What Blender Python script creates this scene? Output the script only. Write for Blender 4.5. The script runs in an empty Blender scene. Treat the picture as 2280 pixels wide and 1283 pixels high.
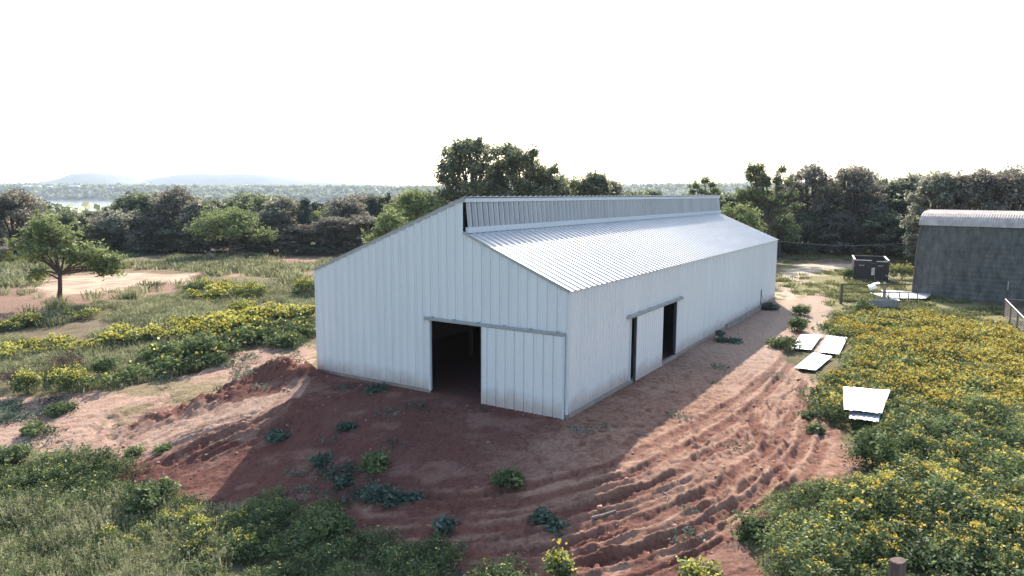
import bpy, math, random
import numpy as np
from mathutils import Vector, Matrix

# ---------------------------------------------------------------- camera, sky, sun, exposure
scene = bpy.context.scene
COL = scene.collection
CAM_H, PITCH, ROLL, FPX = 7.5374, 0.1328, 0.0046, 1598.11
cam_d = bpy.data.cameras.new("camera")
cam_d.sensor_width = 36.0
cam_d.lens = FPX / 2280.0 * 36.0
cam_d.clip_start, cam_d.clip_end = 0.1, 20000.0
cam = bpy.data.objects.new("camera", cam_d)
COL.objects.link(cam)
cam.matrix_world = (Matrix.Translation((0, 0, CAM_H)) @ Matrix.Rotation(math.pi / 2 - PITCH, 4, 'X')
                    @ Matrix.Rotation(ROLL, 4, 'Z'))
scene.camera = cam

SUN_EL, SUN_AZ = math.radians(34.0), math.radians(7.0)      # azimuth clockwise from +Y
world = bpy.data.worlds.new("World")
scene.world = world
world.use_nodes = True
wn = world.node_tree.nodes
sky = wn.new('ShaderNodeTexSky')
sky.sky_type = 'NISHITA'
sky.sun_disc = False
sky.sun_elevation, sky.sun_rotation = SUN_EL, SUN_AZ
sky.altitude = 400.0
sky.air_density, sky.dust_density, sky.ozone_density = 1.1, 2.2, 1.0
wn['Background'].inputs[1].default_value = 0.14
world.node_tree.links.new(sky.outputs[0], wn['Background'].inputs[0])
sun_d = bpy.data.lights.new("sun", 'SUN')
sun_d.energy, sun_d.angle, sun_d.color = 4.1, math.radians(0.5), (1.0, 0.92, 0.80)
sun = bpy.data.objects.new("sun", sun_d)
COL.objects.link(sun)
SDIR = Vector((math.sin(SUN_AZ) * math.cos(SUN_EL), math.cos(SUN_AZ) * math.cos(SUN_EL), math.sin(SUN_EL)))
sun.rotation_euler = SDIR.to_track_quat('Z', 'Y').to_euler()
sun.location = (0, 0, 60)
scene.view_settings.view_transform = 'Standard'
scene.view_settings.look = 'None'
scene.view_settings.exposure = 1.28
scene.view_settings.gamma = 1.0
scene.view_settings.use_curve_mapping = False
scene.cycles.use_denoising = True
scene.cycles.max_bounces = 6
scene.cycles.diffuse_bounces = 3
scene.cycles.glossy_bounces = 3
scene.cycles.transmission_bounces = 3
scene.cycles.volume_bounces = 0
HAZE = 0.00015
scene.cycles.transparent_max_bounces = 4
scene.cycles.caustics_reflective = False
scene.cycles.caustics_refractive = False

# ---------------------------------------------------------------- terrain
YAW = 0.5544                                      # the barn's long axis, clockwise from +Y
BARN_O = np.array([1.8906, 23.8291])              # its near corner
BD = np.array([math.sin(YAW), math.cos(YAW)])     # along the barn
BN = np.array([-math.cos(YAW), math.sin(YAW)])    # across it, to the left
BW, BL = 12.01, 32.46
#TERRAIN-BEGIN
def hash2(ix, iy, seed):
    h = (ix.astype(np.int64) * 374761393 + iy.astype(np.int64) * 668265263 + seed * 1442695041) & 0xffffffff
    h = ((h ^ (h >> 13)) * 1274126177) & 0xffffffff
    return ((h ^ (h >> 16)) & 0xffff) / 65535.0

def vnoise(x, y, seed=0):
    ix, iy = np.floor(x), np.floor(y)
    fx, fy = x - ix, y - iy
    fx, fy = fx * fx * fx * (fx * (fx * 6 - 15) + 10), fy * fy * fy * (fy * (fy * 6 - 15) + 10)
    a, b = hash2(ix, iy, seed), hash2(ix + 1, iy, seed)
    c, d = hash2(ix, iy + 1, seed), hash2(ix + 1, iy + 1, seed)
    return (a + (b - a) * fx) * (1 - fy) + (c + (d - c) * fx) * fy

def fbm(x, y, seed=0, oct=4, gain=.5):
    s, amp, tot = 0., 1., 0.
    for k in range(oct):
        s = s + amp * vnoise(x * 2 ** k + 17.3 * k, y * 2 ** k - 9.1 * k, seed + k)
        tot += amp
        amp *= gain
    return s / tot

def sstep(e0, e1, x):
    t = np.clip((x - e0) / (e1 - e0), 0, 1)
    return t * t * (3 - 2 * t)

def to_barn(x, y):
    dx, dy = x - BARN_O[0], y - BARN_O[1]
    return dx * BN[0] + dy * BN[1], dx * BD[0] + dy * BD[1]

def base_height(x, y):
    x, y = np.asarray(x, float), np.asarray(y, float)
    a, l = to_barn(x, y)
    amp = 1.35 + .85 * sstep(-2, 9, a) - .95 * sstep(-5.5, -9.5, a)
    g = sstep(12.5, 17, a)
    t = np.clip((-l - .7 + 6 * g) / (9.0 + 8 * g), 0, 1.25)
    z = -amp * (t * .55 + .45 * sstep(0, 1, t))
    z = z - .22 * sstep(-1.2, -5.5, a) * sstep(-2, 2, l)
    z = z - .25 * sstep(12.6, 16, a) * sstep(-6, 2, l)
    z = z - .22
    inside = sstep(-.5, .3, a) * sstep(BW + .5, BW - .3, a) * sstep(-.6, .2, l)
    z = z * (1 - inside) - .12 * inside
    # gentle roll of the field, then the long fall to the lake on the left
    z = z + (fbm(x / 14, y / 14, 5, 3) - .5) * .5 * sstep(3, 18, np.maximum(np.maximum(a - BW, -a - 6), l - BL))
    az = x / np.maximum(y, 5)
    left = sstep(.35, -.15, az)
    z = z - (19.0 * left + 3.0) * sstep(105, 480, y)
    far = sstep(1730, 1950, y + 60 * (fbm(x / 260, y / 260, 9, 3) - .5))
    z = z + far * (25 + 9 * left + 8 * (fbm(x / 300, y / 300, 12, 3) - .5))
    return z
#TERRAIN-END

# ---------------------------------------------------------------- materials
def mat(name):
    m = bpy.data.materials.new(name)
    m.use_nodes = True
    nt = m.node_tree
    return m, nt, nt.nodes, nt.links, nt.nodes['Principled BSDF']

def noise_node(nt, scale, detail=4, rough=.55, coord='Object', stretch=None):
    tc = nt.nodes.new('ShaderNodeTexCoord')
    n = nt.nodes.new('ShaderNodeTexNoise')
    n.inputs['Scale'].default_value = scale
    n.inputs['Detail'].default_value = detail
    n.inputs['Roughness'].default_value = rough
    if stretch:
        mp = nt.nodes.new('ShaderNodeMapping')
        mp.inputs['Scale'].default_value = stretch
        nt.links.new(tc.outputs[coord], mp.inputs['Vector'])
        nt.links.new(mp.outputs[0], n.inputs['Vector'])
    else:
        nt.links.new(tc.outputs[coord], n.inputs['Vector'])
    return n

def ramp_node(nt, src, stops):
    r = nt.nodes.new('ShaderNodeValToRGB')
    el = r.color_ramp.elements
    while len(el) < len(stops):
        el.new(.5)
    for e, (p, c) in zip(el, stops):
        e.position, e.color = p, (c[0], c[1], c[2], 1)
    nt.links.new(src, r.inputs[0])
    return r

def bump_node(nt, src, strength, dist=.02):
    b = nt.nodes.new('ShaderNodeBump')
    b.inputs['Strength'].default_value = strength
    b.inputs['Distance'].default_value = dist
    nt.links.new(src, b.inputs['Height'])
    return b

def solid(name, c1, c2=None, scale=3., rough=.6, metal=0., stretch=None, bump=0., detail=4, lo=.35, hi=.65):
    m, nt, nd, lk, p = mat(name)
    n = noise_node(nt, scale, detail, .6, 'Object', stretch)
    r = ramp_node(nt, n.outputs[0], [(lo, c1), (hi, c2 or c1)])
    lk.new(r.outputs[0], p.inputs['Base Color'])
    p.inputs['Roughness'].default_value = rough
    p.inputs['Metallic'].default_value = metal
    if bump:
        lk.new(bump_node(nt, n.outputs[0], bump).outputs[0], p.inputs['Normal'])
    return m

def foliage(name, dark, mid, light, trans=.35):
    """leaf colour picked by the face attribute 'tint'; some light passes through the leaf"""
    m, nt, nd, lk, p = mat(name)
    nd.remove(p)
    at = nd.new('ShaderNodeAttribute')
    at.attribute_name = 'tint'
    r = ramp_node(nt, at.outputs['Fac'], [(0., dark), (.5, mid), (1., light)])
    d = nd.new('ShaderNodeBsdfDiffuse')
    t = nd.new('ShaderNodeBsdfTranslucent')
    mx = nd.new('ShaderNodeMixShader')
    mx.inputs[0].default_value = trans
    g = nd.new('ShaderNodeBsdfGlossy')
    g.inputs['Roughness'].default_value = .55
    mx2 = nd.new('ShaderNodeMixShader')
    mx2.inputs[0].default_value = .035
    lk.new(r.outputs[0], d.inputs[0])
    lk.new(r.outputs[0], t.inputs[0])
    lk.new(d.outputs[0], mx.inputs[1])
    lk.new(t.outputs[0], mx.inputs[2])
    lk.new(mx.outputs[0], mx2.inputs[1])
    lk.new(g.outputs[0], mx2.inputs[2])
    lk.new(mx2.outputs[0], nd['Material Output'].inputs[0])
    return m

def ribbed_metal(name, base, dirt, rough, metal, streak=(.6, .6, .08), amount=.35, screws=False):
    m, nt, nd, lk, p = mat(name)
    n = noise_node(nt, 2.2, 6, .65, 'Object', streak)
    n2 = noise_node(nt, 14, 3, .6)
    r = ramp_node(nt, n.outputs[0], [(.3, dirt), (.3 + amount, base)])
    mx = nd.new('ShaderNodeMix')
    mx.data_type = 'RGBA'
    mx.blend_type = 'MULTIPLY'
    mx.inputs[0].default_value = .12
    lk.new(r.outputs[0], mx.inputs[6])
    r2 = ramp_node(nt, n2.outputs[0], [(.3, (.6, .6, .6)), (.6, (1, 1, 1))])
    lk.new(r2.outputs[0], mx.inputs[7])
    lk.new(mx.outputs[2], p.inputs['Base Color'])
    rr = nd.new('ShaderNodeMapRange')
    rr.inputs['To Min'].default_value = rough - .07
    rr.inputs['To Max'].default_value = rough + .1
    lk.new(n2.outputs[0], rr.inputs[0])
    lk.new(rr.outputs[0], p.inputs['Roughness'])
    if screws:                                    # red dust splashed on the foot of the wall
        tc = nd.new('ShaderNodeTexCoord')
        sx = nd.new('ShaderNodeSeparateXYZ')
        lk.new(tc.outputs['Object'], sx.inputs[0])
        n3 = noise_node(nt, 1.3, 5, .7)
        ad = nd.new('ShaderNodeMath'); ad.operation = 'MULTIPLY_ADD'
        lk.new(n3.outputs[0], ad.inputs[0]); ad.inputs[1].default_value = -.9
        lk.new(sx.outputs[2], ad.inputs[2])
        mr = nd.new('ShaderNodeMapRange')
        mr.inputs['From Min'].default_value, mr.inputs['From Max'].default_value = -.42, .12
        mr.inputs['To Min'].default_value, mr.inputs['To Max'].default_value = .55, 0.
        lk.new(ad.outputs[0], mr.inputs[0])
        m2 = nd.new('ShaderNodeMix'); m2.data_type = 'RGBA'
        lk.new(mr.outputs[0], m2.inputs[0])
        lk.new(mx.outputs[2], m2.inputs[6])
        m2.inputs[7].default_value = (.36, .22, .17, 1)
        lk.new(m2.outputs[2], p.inputs['Base Color'])
    p.inputs['Metallic'].default_value = metal
    lk.new(bump_node(nt, n.outputs[0], .12, .03).outputs[0], p.inputs['Normal'])
    return m

M = {}
M['wall'] = ribbed_metal('painted_wall_metal', (.79, .785, .77), (.725, .72, .71), .42, 0., (.9, .9, .07), .35, True)
M['roof'] = ribbed_metal('galvanised_roof_metal', (.60, .60, .59), (.52, .52, .515), .40, .3, (1, .12, 1))
M['clerestory'] = ribbed_metal('bare_clerestory_metal', (.44, .44, .45), (.33, .33, .345), .45, .35)
M['trim'] = solid('white_trim', (.66, .68, .70), (.6, .62, .64), 6, .45)
M['track'] = solid('galvanised_track', (.42, .44, .46), (.34, .36, .37), 9, .4, .5)
M['dark_edge'] = solid('dark_frame', (.06, .065, .07), (.04, .042, .046), 8, .6)
M['concrete'] = solid('concrete', (.33, .28, .24), (.23, .19, .165), 3, .9, 0, None, .3)
M['steel'] = solid('red_primer_steel', (.10, .05, .04), (.07, .04, .035), 5, .7)
M['sheet'] = ribbed_metal('white_roofing_sheet', (.8, .81, .82), (.7, .71, .72), .3, .35, (1, .3, 1))
M['shed_wall'] = ribbed_metal('weathered_green_metal', (.185, .175, .155), (.034, .038, .034), .7, .05, (1.3, 1.3, .45), .5)
M['shed_roof'] = ribbed_metal('weathered_roof_metal', (.62, .55, .48), (.33, .27, .23), .65, .05, (1, 1, .5), .45)
M['black_paint'] = solid('black_paint', (.018, .014, .018), (.035, .024, .03), 1.5, .55)
M['pale_metal'] = solid('pale_rail_metal', (.5, .5, .5), (.38, .36, .34), 6, .5, .2)
M['pipe_dark'] = solid('rusty_pipe', (.085, .065, .055), (.13, .10, .085), 7, .6, .2)
M['grey_post'] = solid('grey_galvanised_post', (.3, .3, .31), (.22, .22, .23), 7, .5, .3)
M['old_wood'] = solid('weathered_wood', (.16, .105, .085), (.08, .05, .042), 14, .9, 0, (1, 1, .12), .6)
M['dead_wood'] = solid('bleached_wood', (.33, .26, .21), (.2, .15, .12), 9, .9, 0, (1, 1, .3))
M['bark'] = solid('bark', (.055, .043, .036), (.10, .08, .068), 6, .95, 0, (1, 1, .25), .6)
M['bark_red'] = solid('reddish_bark', (.075, .043, .034), (.12, .07, .055), 6, .95, 0, (1, 1, .25), .6)
M['stone'] = solid('dirt_clod', (.27, .135, .10), (.36, .21, .155), 7, .95, 0, None, .4)
M['cable'] = solid('cable', (.09, .09, .1), None, 3, .6)
M['house_wall'] = solid('house_wall', (.36, .33, .3), (.28, .25, .23), .2, .8)
M['house_roof'] = solid('pale_house_roof', (.78, .78, .78), (.66, .66, .66), .3, .6)
M['far_roof'] = solid('dull_house_roof', (.4, .38, .37), (.3, .28, .27), .3, .7)
M['window'] = solid('window_glass', (.04, .05, .06), None, 1, .2)
# foliage
M['undergrowth'] = foliage('undergrowth_leaves', (.02, .024, .02), (.045, .05, .04), (.11, .11, .085), .2)
M['oak'] = foliage('oak_leaves', (.06, .074, .042), (.165, .195, .105), (.48, .50, .32), .6)
M['oak_grey'] = foliage('grey_oak_leaves', (.08, .088, .062), (.22, .225, .155), (.60, .58, .46), .58)
M['oak_brown'] = foliage('brown_oak_leaves', (.07, .066, .052), (.175, .162, .122), (.54, .50, .40), .58)
M['mesquite'] = foliage('mesquite_leaves', (.075, .10, .036), (.22, .265, .10), (.44, .48, .21), .45)
M['mesquite_dull'] = foliage('olive_mesquite_leaves', (.055, .075, .03), (.16, .195, .08), (.34, .37, .17), .45)
M['cedar'] = foliage('cedar_needles', (.026, .04, .032), (.075, .098, .078), (.19, .22, .165), .35)
M['weed'] = foliage('weed_leaves', (.036, .056, .022), (.115, .158, .055), (.28, .335, .14), .38)
M['weed_blue'] = foliage('bluegreen_weed_leaves', (.028, .05, .036), (.075, .115, .08), (.19, .25, .18), .3)
M['wispy'] = foliage('grey_green_weed', (.12, .13, .062), (.26, .265, .135), (.47, .46, .27), .42)
M['grass'] = foliage('dry_grass', (.11, .125, .045), (.20, .215, .08), (.32, .31, .145), .38)
M['flower'] = foliage('yellow_flowers', (.56, .47, .07), (.67, .58, .11), (.75, .68, .18), .32)
M['flower_orange'] = foliage('orange_flowers', (.54, .36, .05), (.65, .49, .085), (.73, .61, .14), .32)
M['red_brush'] = foliage('dead_red_brown_leaves', (.045, .022, .022), (.085, .045, .042), (.14, .08, .07), .2)

# ---------------------------------------------------------------- mesh helpers
def tag(o, label, cat, group=None):
    o['label'], o['category'] = label, cat
    if group:
        o['group'] = group
    return o

def empty(name, loc, rz=0.):
    o = bpy.data.objects.new(name, None)
    COL.objects.link(o)
    o.location = loc
    o.rotation_euler = (0, 0, rz)
    o.empty_display_size = .3
    return o

class MB:
    """collects polygons and links them as one mesh object"""
    def __init__(s):
        s.v, s.f = [], []
    def quad(s, a, b, c, d):
        n = len(s.v)
        s.v += [a, b, c, d]
        s.f.append((n, n + 1, n + 2, n + 3))
    def poly(s, pts):
        n = len(s.v)
        s.v += list(pts)
        s.f.append(tuple(range(n, n + len(pts))))
    def box(s, x0, x1, y0, y1, z0, z1):
        n = len(s.v)
        s.v += [(x0, y0, z0), (x1, y0, z0), (x1, y1, z0), (x0, y1, z0), (x0, y0, z1), (x1, y0, z1), (x1, y1, z1), (x0, y1, z1)]
        for f in ((0, 3, 2, 1), (4, 5, 6, 7), (0, 1, 5, 4), (1, 2, 6, 5), (2, 3, 7, 6), (3, 0, 4, 7)):
            s.f.append(tuple(n + i for i in f))
    def tube(s, pts, rad, sides=6, cap=True):
        pts = [Vector(p) for p in pts]
        if not hasattr(rad, '__len__'):
            rad = [rad] * len(pts)
        n0 = len(s.v)
        up = Vector((.13, .21, .97))
        for i, p in enumerate(pts):
            t = (pts[min(i + 1, len(pts) - 1)] - pts[max(i - 1, 0)]).normalized()
            u = t.cross(up)
            if u.length < .05:
                u = t.cross(Vector((1, 0, 0)))
            u.normalize()
            w = t.cross(u)
            for k in range(sides):
                a = 2 * math.pi * k / sides
                q = p + (u * math.cos(a) + w * math.sin(a)) * rad[i]
                s.v.append((q.x, q.y, q.z))
        for i in range(len(pts) - 1):
            for k in range(sides):
                a, b = n0 + i * sides + k, n0 + i * sides + (k + 1) % sides
                s.f.append((a, b, b + sides, a + sides))
        if cap:
            s.f.append(tuple(n0 + k for k in range(sides))[::-1])
            s.f.append(tuple(n0 + (len(pts) - 1) * sides + k for k in range(sides)))
    def mesh(s, name, m, smooth=False):
        me = bpy.data.meshes.new(name)
        me.from_pydata(s.v, [], s.f)
        for x in (m if isinstance(m, (list, tuple)) else [m]):
            me.materials.append(x)
        if smooth:
            me.polygons.foreach_set('use_smooth', [True] * len(me.polygons))
        me.update()
        return me
    def build(s, name, m, parent=None, loc=(0, 0, 0), rot=(0, 0, 0), smooth=False, bevel=0.):
        o = bpy.data.objects.new(name, s.mesh(name, m, smooth))
        COL.objects.link(o)
        o.parent = parent
        o.location, o.rotation_euler = loc, rot
        if bevel:
            b = o.modifiers.new('bevel', 'BEVEL')
            b.width, b.segments = bevel, 2
        return o

def np_mesh(name, verts, quads, mats, midx=None, tint=None):
    me = bpy.data.meshes.new(name)
    nv, nf = len(verts), len(quads)
    me.vertices.add(nv)
    me.vertices.foreach_set('co', np.ascontiguousarray(verts, np.float32).ravel())
    me.loops.add(nf * 4)
    me.loops.foreach_set('vertex_index', np.ascontiguousarray(quads, np.int32).ravel())
    me.polygons.add(nf)
    me.polygons.foreach_set('loop_start', np.arange(0, nf * 4, 4, dtype=np.int32))
    me.polygons.foreach_set('loop_total', np.full(nf, 4, np.int32))
    for m in mats:
        me.materials.append(m)
    if midx is not None:
        me.polygons.foreach_set('material_index', np.ascontiguousarray(midx, np.int32))
    if tint is not None:
        at = me.attributes.new('tint', 'FLOAT', 'FACE')
        at.data.foreach_set('value', np.clip(tint, 0, 1).astype(np.float32))
    me.update(calc_edges=True)
    return me

def link_mesh(name, me, parent=None, loc=(0, 0, 0), rz=0., sc=1.):
    o = bpy.data.objects.new(name, me)
    COL.objects.link(o)
    o.parent = parent
    o.location, o.rotation_euler = loc, (0, 0, rz)
    o.scale = (sc, sc, sc) if not hasattr(sc, '__len__') else sc
    return o

def in_poly(x, y, poly):
    res = np.zeros(x.shape, bool)
    n = len(poly)
    for i in range(n):
        x0, y0 = poly[i]
        x1, y1 = poly[(i + 1) % n]
        if y0 == y1:
            continue
        c = ((y0 > y) != (y1 > y)) & (x < (x1 - x0) * (y - y0) / (y1 - y0) + x0)
        res ^= c
    return res

def seg_dist(x, y, line):
    best = np.full(x.shape, 1e9)
    arc = np.zeros(x.shape)
    s0 = 0.
    for (x0, y0), (x1, y1) in zip(line[:-1], line[1:]):
        dx, dy = x1 - x0, y1 - y0
        L = math.hypot(dx, dy)
        t = np.clip(((x - x0) * dx + (y - y0) * dy) / (L * L), 0, 1)
        d = np.hypot(x - x0 - t * dx, y - y0 - t * dy)
        c = d < best
        best = np.where(c, d, best)
        arc = np.where(c, s0 + t * L, arc)
        s0 += L
    return best, arc

def smooth_line(pts, n=6):
    p = [np.array(q) for q in pts]
    p = [2 * p[0] - p[1]] + p + [2 * p[-1] - p[-2]]
    out = []
    for i in range(1, len(p) - 2):
        for k in range(n):
            t = k / n
            out.append(tuple(.5 * (2 * p[i] + (p[i + 1] - p[i - 1]) * t + (2 * p[i - 1] - 5 * p[i] + 4 * p[i + 1] - p[i + 2]) * t * t
                                   + (3 * p[i] - p[i - 1] - 3 * p[i + 1] + p[i + 2]) * t ** 3)))
    out.append(tuple(p[-2]))
    return out

POLY = {
    'dirt': [(-8.37, 29.90), (-9.86, 30.80), (-11.08, 29.76), (-14.35, 28.11), (-16.00, 26.23), (-16.00, 24.03), (-12.58, 22.33), (-9.82, 21.73), (-6.59, 20.53), (-4.62, 19.02), (-3.54, 17.36), (-1.45, 15.89), (1.90, 14.67), (5.62, 13.46), (5.50, 14.95), (5.56, 16.39), (7.65, 17.86), (8.82, 18.37), (10.54, 19.48), (10.60, 21.37), (11.26, 23.25), (11.24, 24.95), (13.18, 29.92), (12.72, 31.44), (13.35, 34.78), (16.54, 39.94), (21.91, 48.68), (24.82, 56.94), (19.63, 51.28), (12.45, 76.16)],
    'track': [(-10.38, 37.17), (-12.73, 36.96), (-14.42, 36.12), (-15.12, 33.22), (-18.13, 31.68), (-21.78, 31.32), (-25.21, 31.03), (-21.23, 25.88), (-17.96, 25.57), (-15.45, 25.27), (-12.87, 25.07), (-10.37, 27.78), (-8.43, 29.93)],
    'drystrip': [(-42.99, 56.67), (-40.47, 59.34), (-44.16, 68.71), (-38.12, 72.07), (-30.63, 68.48), (-26.77, 63.33), (-26.61, 55.38), (-29.57, 51.33), (-31.53, 48.75), (-34.64, 45.40)],
    'palestrip': [(-38.63, 56.60), (-42.51, 66.12), (-38.15, 71.27), (-30.78, 67.84), (-28.40, 63.42), (-30.93, 60.49), (-33.89, 54.13)],
    'dry2': [(-41.90, 77.46), (-37.00, 81.76), (-29.15, 79.94), (-23.17, 73.62), (-25.97, 66.46), (-32.09, 70.77), (-39.91, 73.72)],
    'dry3': [(-33.60, 92.28), (-26.33, 95.34), (-18.55, 92.30), (-18.76, 78.48), (-24.68, 78.48), (-28.53, 84.06)],
    'dry4': [(-51.83, 68.57), (-48.29, 71.00), (-49.26, 73.49), (-51.93, 76.43), (-56.03, 74.20)],
    'dry5': [(-17.92, 53.45), (-15.31, 55.41), (-13.92, 50.31), (-15.49, 48.89)],
    'roadfar': [(25.68, 69.41), (31.73, 77.72), (36.48, 79.56), (35.91, 75.16), (30.71, 68.71), (26.20, 63.99), (22.39, 58.64), (20.47, 52.18), (18.75, 50.36)],
    'wheel1': [(17.97, 47.64), (20.39, 52.84), (22.20, 58.63), (22.95, 58.67), (20.80, 51.75), (18.10, 46.00), (14.34, 37.78), (12.13, 34.47)],
    'wheel2': [(16.54, 39.94), (19.43, 46.39), (22.22, 54.08), (23.66, 55.48), (21.91, 48.68), (18.09, 40.27), (15.27, 35.09)],
    'grassright': [(30.07, 81.16), (38.94, 81.60), (43.27, 76.47), (35.74, 61.57), (33.41, 44.57), (25.83, 34.21), (27.39, 40.57), (25.62, 44.81), (21.14, 46.94), (19.77, 52.08)],
    'soilright': [(35.45, 95.91), (47.23, 99.22), (57.42, 99.61), (45.98, 81.33), (38.21, 80.05), (29.37, 79.25)],
    'sand2': [(-8.18, 29.13), (-8.55, 27.70), (-8.32, 25.78), (-9.24, 24.58), (-11.13, 24.11), (-13.00, 23.72), (-14.84, 23.68), (-16.20, 24.36), (-16.00, 26.23), (-14.22, 27.85), (-11.95, 28.10), (-9.72, 27.98)],
    'treefoot': [(-70.12, 83.30), (-56.26, 90.52), (-39.90, 88.25), (-30.32, 92.86), (-23.10, 96.86), (-25.49, 106.96), (-48.51, 107.49), (-86.07, 102.46)],
    'flowers': [(20.54, 45.05), (22.94, 47.27), (25.89, 45.30), (28.31, 41.98), (26.60, 35.26), (16.80, 21.85), (10.86, 13.75), (10.38, 13.08), (5.59, 13.38), (5.45, 14.81), (5.81, 15.57), (5.62, 16.26), (6.62, 16.96), (7.76, 17.84), (8.82, 18.37), (10.54, 19.48), (11.60, 20.63), (10.60, 21.37), (11.37, 23.48), (11.43, 25.21), (13.37, 29.92), (16.50, 34.15), (18.81, 38.80), (18.39, 40.68)],
    'yellow': [(21.49, 47.03), (23.99, 49.14), (27.05, 47.38), (29.76, 42.54), (26.60, 35.26), (19.15, 25.07), (16.37, 25.02), (15.31, 27.27), (15.22, 29.95), (16.73, 34.15), (19.06, 38.81), (19.23, 41.66)],
    'yellow2': [(8.71, 17.38), (12.74, 20.29), (15.43, 19.98), (10.38, 13.08), (5.75, 13.34), (6.69, 15.20)],
    'leftfront': [(-22.40, 26.73), (-18.19, 25.41), (-16.99, 24.58), (-16.23, 25.19), (-13.07, 23.87), (-11.98, 22.61), (-12.13, 21.76), (-11.57, 20.94), (-9.79, 20.68), (-6.82, 20.83), (-5.98, 20.81), (-4.48, 18.98), (-3.58, 17.57), (-1.37, 16.24), (-0.38, 15.34), (-0.36, 14.80), (-15.55, 16.70)],
    'leftyellow': [(-11.90, 19.80), (-9.79, 20.68), (-7.50, 19.66), (-6.02, 16.79), (-8.85, 17.52), (-10.86, 17.94)],
    'leftclumps': [(-25.87, 32.42), (-22.46, 31.42), (-20.84, 29.32), (-20.60, 28.42), (-22.81, 28.40)],
    'leftclumps2': [(-19.69, 29.17), (-19.18, 30.69), (-17.97, 31.02), (-18.21, 29.39), (-19.13, 28.44)],
    'leftclumps3': [(-18.71, 27.36), (-18.40, 28.76), (-17.10, 26.76), (-17.56, 26.25)],
    'field': [(-36.62, 44.61), (-33.03, 45.58), (-30.70, 46.96), (-29.80, 48.46), (-27.43, 50.37), (-25.73, 56.56), (-26.20, 61.97), (-23.05, 62.99), (-19.03, 60.29), (-15.97, 57.84), (-10.42, 37.44), (-12.81, 37.21), (-14.48, 36.27), (-15.12, 33.22), (-18.19, 31.80), (-20.29, 31.87), (-24.63, 33.64), (-28.44, 34.32)],
    'field_y1': [(-35.66, 44.48), (-33.03, 45.58), (-30.89, 46.79), (-27.06, 46.86), (-25.80, 44.37), (-28.26, 43.54), (-30.70, 42.27), (-32.95, 40.97)],
    'field_y2': [(-31.54, 39.16), (-26.77, 39.56), (-23.83, 39.74), (-21.72, 42.15), (-18.33, 43.73), (-15.66, 45.71), (-12.93, 46.65), (-11.93, 42.98), (-14.12, 41.12), (-15.96, 39.15), (-20.29, 39.28), (-22.54, 37.52), (-27.43, 37.62), (-29.76, 36.87)],
    'field_y3': [(-25.64, 54.06), (-24.15, 57.94), (-21.87, 59.72), (-19.63, 57.55), (-19.81, 50.44), (-23.49, 51.54)],
    'field_green': [(-21.14, 34.35), (-19.47, 36.25), (-15.94, 37.88), (-14.92, 40.43), (-11.93, 42.98), (-10.42, 37.44), (-12.81, 37.21), (-14.48, 36.27), (-15.26, 33.55), (-18.19, 31.80)],
    'fieldback': [(-47.21, 57.90), (-69.79, 86.15), (-63.91, 89.30), (-51.03, 91.32), (-39.32, 86.95), (-29.91, 91.60), (-21.10, 88.37), (-18.18, 68.70), (-19.03, 60.29), (-23.05, 62.99), (-26.49, 62.66), (-30.20, 68.49), (-38.34, 72.49), (-44.56, 68.67), (-39.60, 58.04)],
    'back_y': [(-61.55, 75.85), (-63.28, 88.40), (-58.46, 89.10), (-52.06, 84.97), (-52.81, 80.77), (-55.16, 76.93)],
    'slopeweeds': [(-8.87, 24.90), (-6.45, 23.71), (-3.50, 22.59), (-2.74, 20.07), (-3.86, 19.69), (-5.98, 20.81), (-7.69, 21.80)],
    'grass_mid': [(26.64, 71.81), (24.99, 63.97), (33.95, 73.96), (30.61, 64.33), (22.27, 48.80), (24.27, 55.66), (22.42, 54.57), (22.20, 58.63)],
    'grass_gate': [(21.18, 46.21), (28.12, 60.23), (31.13, 64.56), (35.62, 66.50), (34.15, 60.11), (33.32, 47.76), (29.16, 38.76), (26.60, 35.26), (28.31, 41.98), (25.89, 45.30), (22.94, 47.27)],
    'brushright': [(30.30, 81.11), (33.27, 89.17), (45.65, 95.85), (56.54, 98.07), (49.16, 86.06), (39.82, 83.46)],
}
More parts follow.
